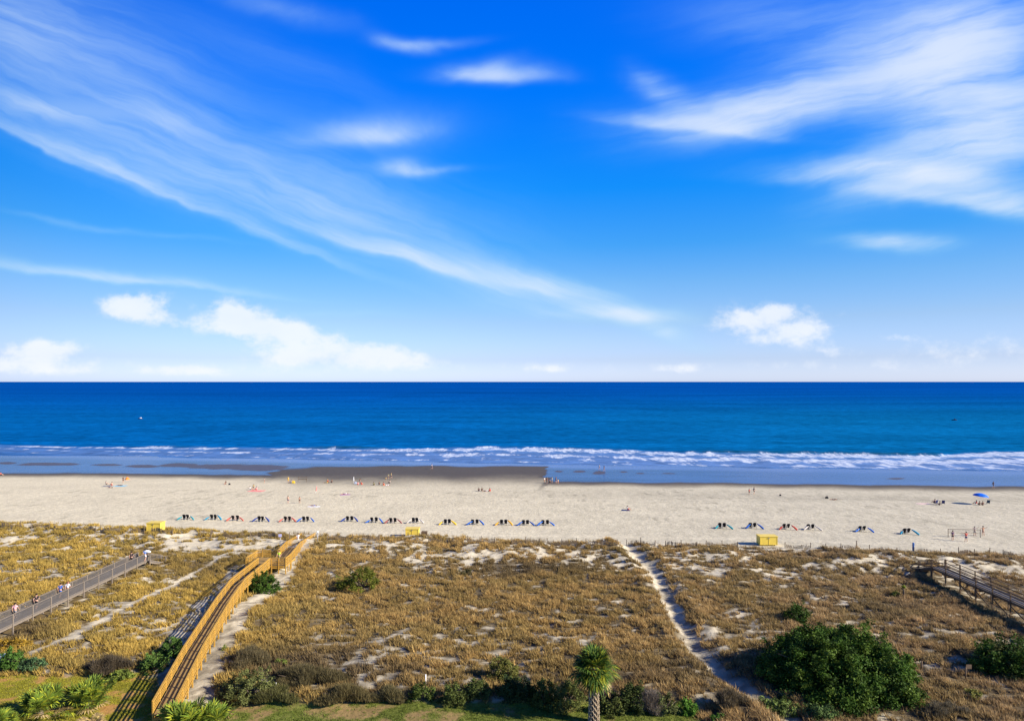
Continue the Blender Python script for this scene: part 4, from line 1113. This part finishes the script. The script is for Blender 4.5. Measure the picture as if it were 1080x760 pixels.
def bag(px, py, s, col, label, name='beach_bag'):
    X, Y, Z = at(px, py); bm = bmesh.new(); bmesh.ops.create_cube(bm, size=1)
    for v in bm.verts:
        v.co.x *= s * (1.0 if v.co.z < 0 else .75); v.co.y *= s * (.6 if v.co.z < 0 else .35); v.co.z *= s * .7
    bmesh.ops.bevel(bm, geom=bm.edges, offset=s * .12, segments=2, affect='EDGES'); bmesh.ops.translate(bm, verts=bm.verts, vec=(0, 0, s * .33))
    me = bpy.data.meshes.new('body'); bm.to_mesh(me); bm.free()
    o = empty(name, (X, Y, Z)); tag(o, label, name.replace('_', ' ')); link('body', me, cloth(col), o)
    m = MB(); m.tube([(-.25 * s, 0, s * .6), (-.15 * s, 0, s * .95), (.15 * s, 0, s * .95), (.25 * s, 0, s * .6)], [.02] * 4, 6); m.build('handle', cloth(col), o)

def folding_chair(px, py, rz, col, label):
    X, Y, Z = at(px, py); o = empty('folding_chair', (X, Y, Z), R(rz)); tag(o, label, 'folding chair', 'folding chairs by the water')
    m = MB(); m.box(0, 0, .3, .6, .55, .04); m.build('seat', cloth(col), o)
    m = MB(); m.box(0, -.38, .65, .6, .05, .75, Matrix.Rotation(R(-18), 3, 'X').inverted()); m.build('backrest', cloth(col), o)
    for sx in (-.3, .3):
        m = MB(); m.beam((sx, .28, 0), (sx, -.3, .5), .03, .03); m.build('leg', M_METAL, o); m = MB(); m.beam((sx, -.3, 0), (sx, .28, .5), .03, .03); m.build('leg', M_METAL, o)

def parasol(px, py, h, rad, col, label, closed=False, tilt=0.0):
    X, Y, Z = at(px, py); o = empty('beach_umbrella', (X, Y, Z)); tag(o, label, 'beach umbrella'); o.rotation_euler = (0, tilt, 0)
    m = MB(); m.tube([(0, 0, -.3), (0, 0, h)], [.03, .025], 8); m.build('pole', M_WHITE, o)
    m = MB()
    if closed:
        m.tube([(0, 0, h * .3), (0, 0, h * .38), (0, 0, h * .7), (0, 0, h)], [.05, .17, .12, .03], 8)
        m.build('canopy', cloth(col), o, True)
    else:
        V = [(0, 0, h + .02)]; Fc = []; n = 24; rings = 5
        for j in range(1, rings + 1):
            for i in range(n):
                a = 2 * math.pi * i / n; rr = rad * math.sin(j / rings * 1.2) / math.sin(1.2); sc = 1 - .03 * (j / rings) * (i % 3 == 1)
                V.append((math.cos(a) * rr * sc, math.sin(a) * rr * sc, h - (1.0 * (1 - math.cos(j / rings * 1.25)))))
        for i in range(n): Fc.append((0, 1 + i, 1 + (i + 1) % n))
        for j in range(rings - 1):
            for i in range(n): a = 1 + j * n; Fc.append((a + i, a + n + i, a + n + (i + 1) % n, a + (i + 1) % n))
        me = bpy.data.meshes.new('canopy'); me.from_pydata(V, [], Fc); c = link('canopy', me, cloth(col, .5), o); s = c.modifiers.new('t', 'SOLIDIFY'); s.thickness = .015
        for i in range(8):
            a = i * math.pi / 4; rb = MB(); rb.beam((0, 0, h - .05), (math.cos(a) * rad * .95, math.sin(a) * rad * .95, h - .66), .02, .02); rb.build('rib', M_METAL, o)
    return o

def build_people():
    W = (.7, .7, .7); BK = (.02, .02, .025); NV = (.02, .03, .12); RD = (.5, .04, .03); YL = (.75, .5, .04); PK = (.7, .3, .32); GY = (.2, .2, .21); GN = (.12, .2, .08); OR = (.8, .2, .03); BL = (.05, .12, .4)
    P = person
    P(1, 501, 'sit', -90, RD, BK, 'person in dark red sitting at the far left edge by the damp sand')
    towel(113, 512.5, 2.4, 2.2, 10, GY, 'dark grey blanket at the far left group'); P(112, 511, 'sit', -60, GY, BK, 'person in grey sitting tallest in the far left group'); P(118, 511.5, 'sit', 60, None, RD, 'person in red swimwear in the far left group')
    P(116, 514.2, 'lie', 70, None, NV, 'bare-chested person lying nearest in the far left group')
    towel(127, 512.2, 3.0, 2.0, 0, (.15, .45, .65), 'light blue towel beside the far left group'); P(126, 512, 'lie', 80, BK, BK, 'person in black lying on the light blue towel'); P(130, 509, 'stand', 180, BK, BK, 'person in black standing by the light blue towel')
    parasol(134.2, 505.5, .7, .6, OR, 'low orange sunshade near the damp sand at left')
    P(238, 510.5, 'sit', 180, BK, BK, 'person in black sitting alone, left of the pink towel group'); bag(242, 511, .6, BK, 'black bag beside the lone sitter in black')
    towel(270.5, 517.5, 3.8, 2.6, -8, (.75, .25, .22), 'large pinkish red blanket on the sand'); P(267, 515, 'kneel', 0, (.3, .24, .05), BK, 'person in mustard kneeling on the pinkish red blanket'); P(270.5, 516.5, 'sit', 90, PK, RD, 'person in pink sitting on the pinkish red blanket')
    P(264, 516.3, 'sit', -90, W, GY, 'person in white sitting at the left end of the pinkish red blanket')
    P(279, 509, 'stand', 90, GY, BK, 'person in grey standing alone behind the pinkish red blanket', sc=.85)
    P(304, 509, 'stand', 180, YL, YL, 'person all in yellow standing near the wooden frame', hair=(.5, .35, .1)); bag(309.5, 509.3, .95, YL, 'yellow bag beside the person in yellow'); P(307, 509, 'sit', 90, GY, GY, 'person in grey sitting beside the person in yellow')
    parasol(333, 519.8, 1.75, .2, (.8, .25, .22), 'closed pink umbrella standing alone in the sand', True, .15)
    P(344, 509, 'lie', 80, YL, GN, 'person in yellow lying left of the person in red'); P(345.6, 508.5, 'sit', 0, RD, BK, 'person in red sitting right of the wooden frame', hair=(.4, .3, .1)); P(350, 508.8, 'sit', 30, BK, BK, 'person in black sitting right of the one in red')
    P(303.8, 530.5, 'stand', 0, None, NV, 'bare-chested person standing, left of the two with long shadows'); P(316, 530.5, 'stand', 30, None, BK, 'person in black shorts standing, right of the two with long shadows', skin=SKIN2, sc=.9)
    towel(331, 534, 2.6, 1.2, 0, W, 'white towel under the person in blue'); P(330, 533.5, 'lie', 85, BL, NV, 'person in blue lying on a white towel')
    towel(364, 521.5, 2.4, 1.1, 20, (.35, .15, .35), 'purple towel in the open sand'); P(363.5, 521, 'lie', 100, W, NV, 'person in white lying on the purple towel')
    parasol(373, 509.5, 1.9, .2, W, 'closed white umbrella standing behind the sitters', True); bag(375, 510, .8, (.4, .45, .55), 'pale blue bag under the closed white umbrella')
    P(379.6, 508.8, 'kneel', 0, BK, GY, 'person in black kneeling right of the closed white umbrella'); P(377.5, 511, 'sit', 20, PK, RD, 'person in pink sitting next to the closed white umbrella'); P(381, 511, 'sit', -20, RD, RD, 'person in bright red sitting right of the closed white umbrella')
    P(394.3, 511.5, 'sit', 0, GN, BK, 'person in dark green sitting with a bag, left of the group of four'); P(400, 511, 'sit', 10, BK, BK, 'person in black sitting leftmost of the group around a red chair'); P(404.5, 511.8, 'sit', -10, RD, OR, 'person in orange red sitting in the middle group'); P(408, 512, 'lie', 100, W, W, 'person in white lying beside the one in orange red'); P(411, 509.5, 'sit', 40, GY, BK, 'person in grey sitting rightmost of the middle group')
    P(407, 506.8, 'stand', 0, YL, BK, 'child in yellow standing behind the middle group', sc=.6); P(409.6, 505, 'stand', 20, GN, BK, 'person in green standing on the damp sand', sc=.9); P(412.4, 504.5, 'walk', -90, (.4, .36, .12), BK, 'person in khaki walking on the damp sand')
    P(455.3, 494.5, 'walk', -90, W, NV, 'person in white walking in the shallow water edge')
    P(505, 517.8, 'sit', 0, BK, NV, 'person in black sitting leftmost of the row of four'); P(508.3, 517.6, 'sit', 0, BK, BK, 'person in black sitting second in the row of four'); P(512, 518, 'lie', 80, W, BK, 'person in white lying third in the row of four'); P(516.6, 518, 'sit', 0, RD, RD, 'person in red sitting rightmost of the row of four')
    P(574.3, 509, 'stand', 30, W, (.3, .2, .1), 'person in white standing leftmost of the group at the wet sand edge', sc=.9); P(576.6, 509.5, 'stand', -30, (.25, .1, .08), BK, 'person in maroon standing second in the group at the wet sand edge'); P(580, 509.5, 'kneel', 0, BK, BK, 'person in black crouching in the group at the wet sand edge')
    P(582.3, 509, 'stand', 90, (.5, .5, .2), GN, 'person in pale yellow standing in the group at the wet sand edge'); P(586.5, 509, 'stand', -60, NV, BK, 'person in navy standing fourth in the group at the wet sand edge'); P(588.6, 510, 'stand', 60, YL, OR, 'child in yellow orange standing rightmost in the group at the wet sand edge', sc=.75)
    P(632.2, 495.2, 'walk', 90, W, BK, 'person in white walking through the water film, left of a couple'); P(637.3, 496.6, 'walk', 90, NV, NV, 'person in navy walking through the water film, right of a couple')
    towel(660, 538, 1.8, 1, 0, NV, 'navy towel under the lone sitter'); P(662, 537.5, 'sit', -80, W, RD, 'person in a white shirt sitting alone mid beach')
    P(790.2, 521.5, 'stand', 0, RD, BK, 'person in dark red standing left of two near the wet sand', sc=.85); P(795.2, 520.8, 'walk', -60, GY, BK, 'person in grey walking right of two near the wet sand')
    bag(823, 522.7, .55, BK, 'small black bag alone on the sand'); bag(872, 525.5, .8, BK, 'dark bag left of the person lying in black'); P(879, 527, 'lie', 80, BK, BK, 'person in black lying alone on the right sand')
    towel(974, 531, 3.0, 1.2, 0, (.75, .5, .5), 'pale pink towel left of the navy folding chairs'); folding_chair(986.5, 531.5, 20, NV, 'navy folding chair, left of two by the pink towel'); folding_chair(994.5, 531.8, -20, NV, 'navy folding chair, right of two by the pink towel')
    P(985.8, 531.6, 'sit', 20, NV, BK, 'person in navy sitting on the left navy folding chair', dz=.28); P(991, 532.5, 'sit', 60, BK, BK, 'person in black sitting on the sand between the navy chairs')
    parasol(1033.2, 531.6, 2.55, 1.6, (.01, .12, .62), 'open bright blue umbrella over a group of sitters', False, .12)
    P(1029.5, 531.5, 'sit', 30, RD, W, 'person in red sitting at the left under the blue umbrella'); P(1033, 532.5, 'sit', 0, BK, BK, 'person in black sitting in the middle under the blue umbrella'); P(1036.5, 532.6, 'sit', -20, (.25, .13, .08), BK, 'person in brown sitting at the right under the blue umbrella')
    folding_chair(1042, 531.4, -20, (.03, .06, .1), 'dark folding chair right of the blue umbrella')
    P(1047.5, 514.4, 'walk', -90, BK, BK, 'person in black striding along the water edge at right')
    P(1004.8, 569.5, 'stand', 0, NV, BK, 'player in navy standing in front of the game net'); P(1019, 571, 'wave', 0, RD, NV, 'player in red with arms out in front of the game net')
    P(1028, 565, 'wave', 180, (.3, .3, .3), GY, 'player in grey beyond the game net', hair=(.2, .2, .2)); P(1036.8, 564.8, 'wave', 180, (.45, .25, .15), (.3, .2, .15), 'player in tan beyond the game net')
    # on the walkways
    P(0, 0, 'walk', 0, (.75, .4, .42), GY, 'person in pink walking on the left grey walkway', xyz=(-54.1, 74.3, 2.2)); P(0, 0, 'walk', 10, BK, BK, 'person in black ahead of the one in pink on the grey walkway', xyz=(-54.0, 77.5, 2.2))
    P(0, 0, 'walk', 0, BL, BL, 'person in blue halfway along the grey walkway', xyz=(-54.0, 81.6, 2.17)); P(0, 0, 'walk', 0, W, NV, 'person in white and navy halfway along the grey walkway', xyz=(-53.5, 82.2, 2.17), hair=(.3, .12, .08))
    P(0, 0, 'walk', 0, BK, BK, 'person in black near the far end of the grey walkway', xyz=(-54.2, 97.2, 2.05)); P(0, 0, 'walk', 0, (.12, .25, .6), W, 'person in light blue carrying a bundle at the grey walkway end', xyz=(-53.0, 98.6, 2.05))
    bm = MB(); bm.tube([(-.5, 0, 0), (-.2, 0, .05), (.3, 0, .03), (.6, 0, -.02)], [.1, .22, .2, .08], 9)
    o = bm.build('rolled_towel', W, None, True, (-52.75, 98.9, 3.45)) if False else bm.build('rolled_towel', cloth(W), None, True, (-52.85, 98.75, 3.38)); tag(o, 'white bundle held by the person in light blue', 'bundle')
    P(0, 0, 'walk', 180, (.45, .6, .05), GN, 'person in lime green on the golden boardwalk landing', xyz=(-33.3, 97.6, 2.14)); P(0, 0, 'walk', 0, W, W, 'person in white on the golden boardwalk ramp', xyz=(-35.3, 112.6, 1.25))
    # at sea: swimmer's board and a low boat
    Y = (H + .5) * F / (441 - HOR); X = (148 - 540) / F * Y
    def boat(px, py, L, col, label, crew):
        Y = (H + .4) * F / (py - HOR); X = (px - 540) / F * Y
        o = empty('boat', (X, Y, -.45)); tag(o, label, 'boat')
        V = []; Fc = []; n = 9
        for i in range(n):
            t = i / (n - 1) * 2 - 1; w = .55 * (1 - abs(t) ** 2.5) + .03; sh = .15 * t * t
            V += [(t * L / 2, -w, .45 + sh), (t * L / 2, -w * .6, 0), (t * L / 2, w * .6, 0), (t * L / 2, w, .45 + sh)]
        for i in range(n - 1):
            for k in range(3): a = i * 4 + k; Fc.append((a, a + 1, a + 5, a + 4))
            a = i * 4; Fc.append((a, a + 4, a + 7, a + 3))
        Fc += [(0, 3, 2, 1), ((n - 1) * 4, (n - 1) * 4 + 1, (n - 1) * 4 + 2, (n - 1) * 4 + 3)]
        me = bpy.data.meshes.new('hull'); me.from_pydata(V, [], Fc); link('hull', me, cloth(col), o)
        m = MB(); m.box(.3, 0, .75, .9, .7, .6); m.build('cabin', cloth(crew), o)
    boat(148, 441.5, 3.6, (.05, .07, .12), 'small boat with a white cabin far out at left', (.8, .8, .8))
    boat(1006.5, 443, 4.0, (.01, .02, .05), 'small dark boat far out at right', (.02, .03, .06))

# ------------------------------------------------------------------ sky
def build_world():
    w = bpy.data.worlds.new('World'); scene.world = w; w.use_nodes = True
    nt = w.node_tree; nt.nodes.clear(); N = nt.nodes; Lk = nt.links
    out = N.new('ShaderNodeOutputWorld'); bg = N.new('ShaderNodeBackground'); bg.inputs['Strength'].default_value = SKY_STR
    Lk.new(bg.outputs[0], out.inputs[0])
    sky = N.new('ShaderNodeTexSky'); sky.sky_type = 'NISHITA'; sky.sun_disc = False
    sky.sun_elevation = SUN_EL; sky.sun_rotation = SUN_ROT; sky.altitude = 0; sky.air_density = 1.0; sky.dust_density = 0.6; sky.ozone_density = 1.5
    tc = N.new('ShaderNodeTexCoord'); sp = N.new('ShaderNodeSeparateXYZ'); Lk.new(tc.outputs['Generated'], sp.inputs[0])
    def m(op, a, b=None, c=None, clamp=False):
        n = N.new('ShaderNodeMath'); n.operation = op; n.use_clamp = clamp
        for i, q in enumerate((a, b, c)):
            if q is None: continue
            if isinstance(q, (int, float)): n.inputs[i].default_value = q
            else: Lk.new(q, n.inputs[i])
        return n.outputs[0]
    X, Y, Z = sp.outputs[0], sp.outputs[1], sp.outputs[2]
    # tint: makes the clear sky in view as deep as in the photograph
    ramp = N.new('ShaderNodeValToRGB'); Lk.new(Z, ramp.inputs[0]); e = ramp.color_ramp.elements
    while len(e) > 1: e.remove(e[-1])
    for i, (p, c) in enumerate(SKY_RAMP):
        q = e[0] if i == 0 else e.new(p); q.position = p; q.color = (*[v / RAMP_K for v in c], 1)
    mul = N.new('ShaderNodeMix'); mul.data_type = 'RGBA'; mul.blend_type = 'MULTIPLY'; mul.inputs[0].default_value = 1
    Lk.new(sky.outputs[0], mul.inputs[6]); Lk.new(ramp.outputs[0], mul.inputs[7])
    # evens out the clear sky from side to side
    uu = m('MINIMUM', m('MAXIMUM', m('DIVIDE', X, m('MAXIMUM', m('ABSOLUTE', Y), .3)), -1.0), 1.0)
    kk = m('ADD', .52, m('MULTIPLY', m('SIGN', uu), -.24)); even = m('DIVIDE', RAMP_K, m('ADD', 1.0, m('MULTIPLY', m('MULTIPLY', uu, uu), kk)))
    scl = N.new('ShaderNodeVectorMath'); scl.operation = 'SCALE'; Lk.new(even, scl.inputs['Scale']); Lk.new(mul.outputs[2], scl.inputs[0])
    if SKY_TEST:
        Lk.new(sky.outputs[0], bg.inputs[0]); return
    front = m('GREATER_THAN', Y, .05); yy = m('MAXIMUM', Y, .05)
    U = m('DIVIDE', X, yy); Vv = m('DIVIDE', Z, yy)
    # back to photo-sized units for easy reading: P = 540+720u, Q = 402-720v
    def noise(sx, sy, det, rough, seed, rot=0.0, dist=0.0, src=None):
        cb = N.new('ShaderNodeCombineXYZ')
        a_, b_ = (U, Vv) if src is None else src
        c, s = math.cos(rot), math.sin(rot)
        ru = m('ADD', m('MULTIPLY', a_, c), m('MULTIPLY', b_, s)); rv = m('SUBTRACT', m('MULTIPLY', b_, c), m('MULTIPLY', a_, s))
        Lk.new(m('MULTIPLY', ru, sx), cb.inputs[0]); Lk.new(m('MULTIPLY', rv, sy), cb.inputs[1]); cb.inputs[2].default_value = seed
        n = N.new('ShaderNodeTexNoise'); n.inputs['Scale'].default_value = 1; n.inputs['Detail'].default_value = det; n.inputs['Roughness'].default_value = rough; n.inputs['Distortion'].default_value = dist
        Lk.new(cb.outputs[0], n.inputs['Vector']); return n.outputs['Fac']
    # warp
    wu = m('MULTIPLY', m('SUBTRACT', noise(5, 5, 4, .55, 1.3), .5), .12); wv = m('MULTIPLY', m('SUBTRACT', noise(4, 6, 4, .55, 7.7), .5), .05)
    U2 = m('ADD', U, wu); V2 = m('ADD', Vv, wv)
    def blob(px, py, rx, ry, rot, amp, asym=0.0, src=(None, None), bend=0.0):
        """soft streak; asym>0 keeps its lower edge crisp"""
        u0 = (px - 540) / F; v0 = (HOR - py) / F; c, s = math.cos(R(rot)), math.sin(R(rot))
        a_, b_ = src if src[0] is not None else (U2, V2)
        du = m('SUBTRACT', a_, u0); dv = m('SUBTRACT', b_, v0)
        p = m('ADD', m('MULTIPLY', du, c * F / rx), m('MULTIPLY', dv, s * F / rx))
        q = m('SUBTRACT', m('MULTIPLY', dv, c * F / ry), m('MULTIPLY', du, s * F / ry))
        if bend: q = m('SUBTRACT', q, m('MULTIPLY', m('MULTIPLY', p, p), bend))
        if asym: q = m('MULTIPLY', q, m('ADD', 1.0, m('MULTIPLY', m('LESS_THAN', q, 0), asym)))
        r2 = m('ADD', m('MULTIPLY', p, p), m('MULTIPLY', q, q))
        return m('MULTIPLY', m('POWER', 2.718, m('MULTIPLY', r2, -1.0)), amp)
    def total(lst, **k):
        t = None
        for b in lst:
            v = blob(*b, **k); t = v if t is None else m('ADD', t, v)
        return t
    # cirrus (photo px, py, length, width, tilt in degrees counter-clockwise, strength, crisp lower edge)
    left = total([(60, 50, 170, 60, -18, .30), (90, 118, 120, 14, -6, .34, .4), (40, 150, 110, 9, -24, .50, 2.0), (150, 193, 100, 8, -25, .62, 2.2), (110, 140, 170, 30, -22, .20), (280, 190, 210, 50, -17, .34, .3), (270, 245, 120, 9, -22, .40, 1.6), (340, 235, 160, 34, -19, .30, .3),
                  (430, 275, 110, 9, -17, .50, 1.6), (500, 288, 100, 16, -13, .50, .9), (570, 300, 70, 12, -8, .45), (640, 332, 60, 9, -3, .60, .4), (585, 322, 90, 12, -6, .25), (70, 286, 110, 7, -7, .62, .8), (190, 303, 110, 5, -7, .42, .5), (120, 240, 110, 3.5, -8, .16), (10, 10, 90, 60, 0, .18), (310, 70, 120, 20, -25, .06)])
    puff = total([(385, 146, 56, 14, 2, .95, .5), (440, 140, 60, 22, 5, .14), (428, 183, 30, 9, -6, .75, .6), (455, 184, 40, 4, 3, .4), (425, 48, 26, 7, -8, .5), (455, 46, 40, 5, 3, .35), (525, 85, 48, 11, 0, .95, .9), (510, 75, 30, 9, 10, .3), (300, 10, 60, 12, -15, .22), (335, 335, 70, 4, 0, .3)])
    right = total([(735, 138, 70, 11, -6, .72, 1.6), (690, 92, 26, 12, -40, .35), (800, 128, 90, 24, 10, .7, .7), (880, 92, 110, 34, 14, .6, .3), (990, 55, 75, 60, 20, .80), (1020, 100, 90, 40, 20, .35), (760, 115, 90, 20, 8, .25), (1060, 30, 80, 40, 20, .45), (850, 25, 110, 30, -5, .22), (930, 185, 95, 13, 0, .75, .9), (1010, 160, 110, 34, 22, .85, .4),
                   (1060, 215, 95, 22, -12, .85, 1.0), (1060, 130, 50, 40, 30, .5), (960, 205, 70, 7, -6, .45), (945, 257, 55, 8, 0, .7), (655, 332, 40, 7, 4, .4), (680, 345, 50, 10, -22, .45)])
    st = noise(3.0, 30, 7, .60, 3.1, R(-21), .15, (U2, V2)); st2 = noise(3.5, 26, 7, .6, 5.1, R(12), .15, (U2, V2)); cl = noise(7, 12, 7, .6, 9.4, 0, .4, (U2, V2))
    def modn(base, s, lo=.30, hi=.95):
        f = N.new('ShaderNodeMapRange'); f.inputs[1].default_value = .36; f.inputs[2].default_value = .64; f.inputs[3].default_value = lo; f.inputs[4].default_value = 1.25; Lk.new(s, f.inputs[0])
        return m('MULTIPLY', base, f.outputs[0])
    cir = m('ADD', m('ADD', modn(m('MULTIPLY', left, 1.2), st, .55), modn(puff, cl, .6)), modn(m('MULTIPLY', right, 1.35), st2, .45))
    cir = m('SUBTRACT', 1.0, m('POWER', 2.718, m('MULTIPLY', cir, -1.15)))
    # low cumulus
    fine = noise(30, 42, 8, .62, 2.2, 0, 0, (U, Vv)); fine2 = noise(11, 22, 5, .5, 12.2, 0, 0, (U, Vv))
    cu = total([(150, 322, 34, 17, 0, 1), (128, 324, 26, 10, 0, .8), (185, 340, 34, 12, -10, .8), (245, 330, 26, 16, 0, 1), (268, 345, 44, 18, -14, 1), (310, 352, 50, 13, -8, .9), (370, 368, 60, 13, -6, .9), (415, 378, 34, 11, 0, .9), (300, 375, 45, 9, 0, .8), (330, 380, 50, 8, 0, .5),
                (25, 372, 34, 14, 0, .9), (60, 370, 34, 11, 0, .9), (15, 385, 40, 8, 0, .7), (100, 385, 60, 8, 0, .4), (195, 390, 34, 7, 0, .7), (785, 338, 36, 13, 0, .85), (830, 328, 50, 10, 0, .9), (850, 345, 34, 11, 0, .9), (820, 355, 60, 12, 0, .75), (880, 370, 30, 8, 0, .6),
                (572, 389, 26, 5, 0, .7), (712, 389, 26, 5, 0, .7), (985, 358, 60, 6, 0, .35), (1060, 366, 80, 18, 0, .35), (985, 372, 70, 10, 0, .35), (480, 385, 200, 7, 0, .35), (160, 392, 220, 6, 0, .4), (860, 386, 160, 7, 0, .4), (947, 355, 16, 5, 0, .6)], src=(U, Vv))
    mr = N.new('ShaderNodeMapRange'); mr.interpolation_type = 'SMOOTHSTEP'; mr.inputs[1].default_value = .22; mr.inputs[2].default_value = 1.30
    Lk.new(m('ADD', cu, m('ADD', m('MULTIPLY', m('SUBTRACT', fine, .5), 2.3), m('MULTIPLY', m('SUBTRACT', fine2, .5), 1.5))), mr.inputs[0])
    cuv = m('MULTIPLY', mr.outputs[0], m('MULTIPLY', m('MINIMUM', m('MULTIPLY', cu, 1.5), 1.0), .80))
    # cumulus shading: brighter tops
    tint = N.new('ShaderNodeMix'); tint.data_type = 'RGBA'; Lk.new(fine2, tint.inputs[0]); tint.inputs[6].default_value = (*[c * CLOUD for c in (.86, .93, 1.06)], 1); tint.inputs[7].default_value = (*[c * CLOUD * 1.06 for c in (1, 1, 1)], 1)
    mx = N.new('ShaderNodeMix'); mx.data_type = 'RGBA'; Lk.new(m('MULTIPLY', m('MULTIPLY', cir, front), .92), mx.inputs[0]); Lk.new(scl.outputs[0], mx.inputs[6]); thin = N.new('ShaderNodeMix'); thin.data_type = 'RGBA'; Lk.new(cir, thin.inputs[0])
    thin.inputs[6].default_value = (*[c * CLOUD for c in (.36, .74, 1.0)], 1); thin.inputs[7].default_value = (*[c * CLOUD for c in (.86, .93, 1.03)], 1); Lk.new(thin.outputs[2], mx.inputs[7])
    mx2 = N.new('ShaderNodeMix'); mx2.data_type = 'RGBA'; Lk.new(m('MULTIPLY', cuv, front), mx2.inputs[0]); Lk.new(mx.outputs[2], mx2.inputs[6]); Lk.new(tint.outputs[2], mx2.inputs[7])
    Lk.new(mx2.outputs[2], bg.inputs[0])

SKY_TEST = False
SKY_STR = 0.10
EXPO = 1.0
SUN_EL = R(27); AZ = R(-18)           # direction towards the sun: right of the view and a little behind
SUN_ROT = math.pi / 2 - AZ
CLOUD = 4.9
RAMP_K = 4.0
SKY_RAMP = [(0.0028, (0.871, 1.067, 1.899)), (0.0305, (0.602, 0.732, 1.316)), (0.0858, (0.504, 0.641, 0.992)), (0.1403, (0.336, 0.615, 0.979)), (0.1935, (0.136, 0.564, 1.049)), (0.2701, (0.021, 0.532, 1.23)), (0.3868, (0.0, 0.477, 1.494)), (0.4856, (0.0, 0.453, 1.617)), (0.75, (0.25, 0.34, 0.72))]  # last stop lies out of view, less saturated and dimmer to temper blue ambient light

import sys
build_world()
build_ground(); build_sea(); build_grass(); build_plants(); build_walkways(); build_fences(); build_boxes(); build_loungers(); build_people()

sl = bpy.data.lights.new('sun', 'SUN'); sl.energy = 5.0; sl.angle = R(.53); sl.color = (1, .90, .74)
so = bpy.data.objects.new('sun', sl); COL.objects.link(so)
d = Vector((math.cos(AZ) * math.cos(SUN_EL), math.sin(AZ) * math.cos(SUN_EL), math.sin(SUN_EL)))
so.rotation_euler = d.to_track_quat('Z', 'Y').to_euler()

cd = bpy.data.cameras.new('camera'); cam = bpy.data.objects.new('camera', cd); COL.objects.link(cam)
cam.location = (0, 0, H); cam.rotation_euler = (R(90), 0, 0)
cd.sensor_width = 36; cd.lens = 36 * F / 1080; cd.shift_y = (HOR - 380) / 1080; cd.clip_start = .5; cd.clip_end = 90000
scene.camera = cam
vs = scene.view_settings; vs.view_transform = 'Standard'; vs.look = 'None'; vs.gamma = 1; vs.exposure = EXPO; vs.use_curve_mapping = False
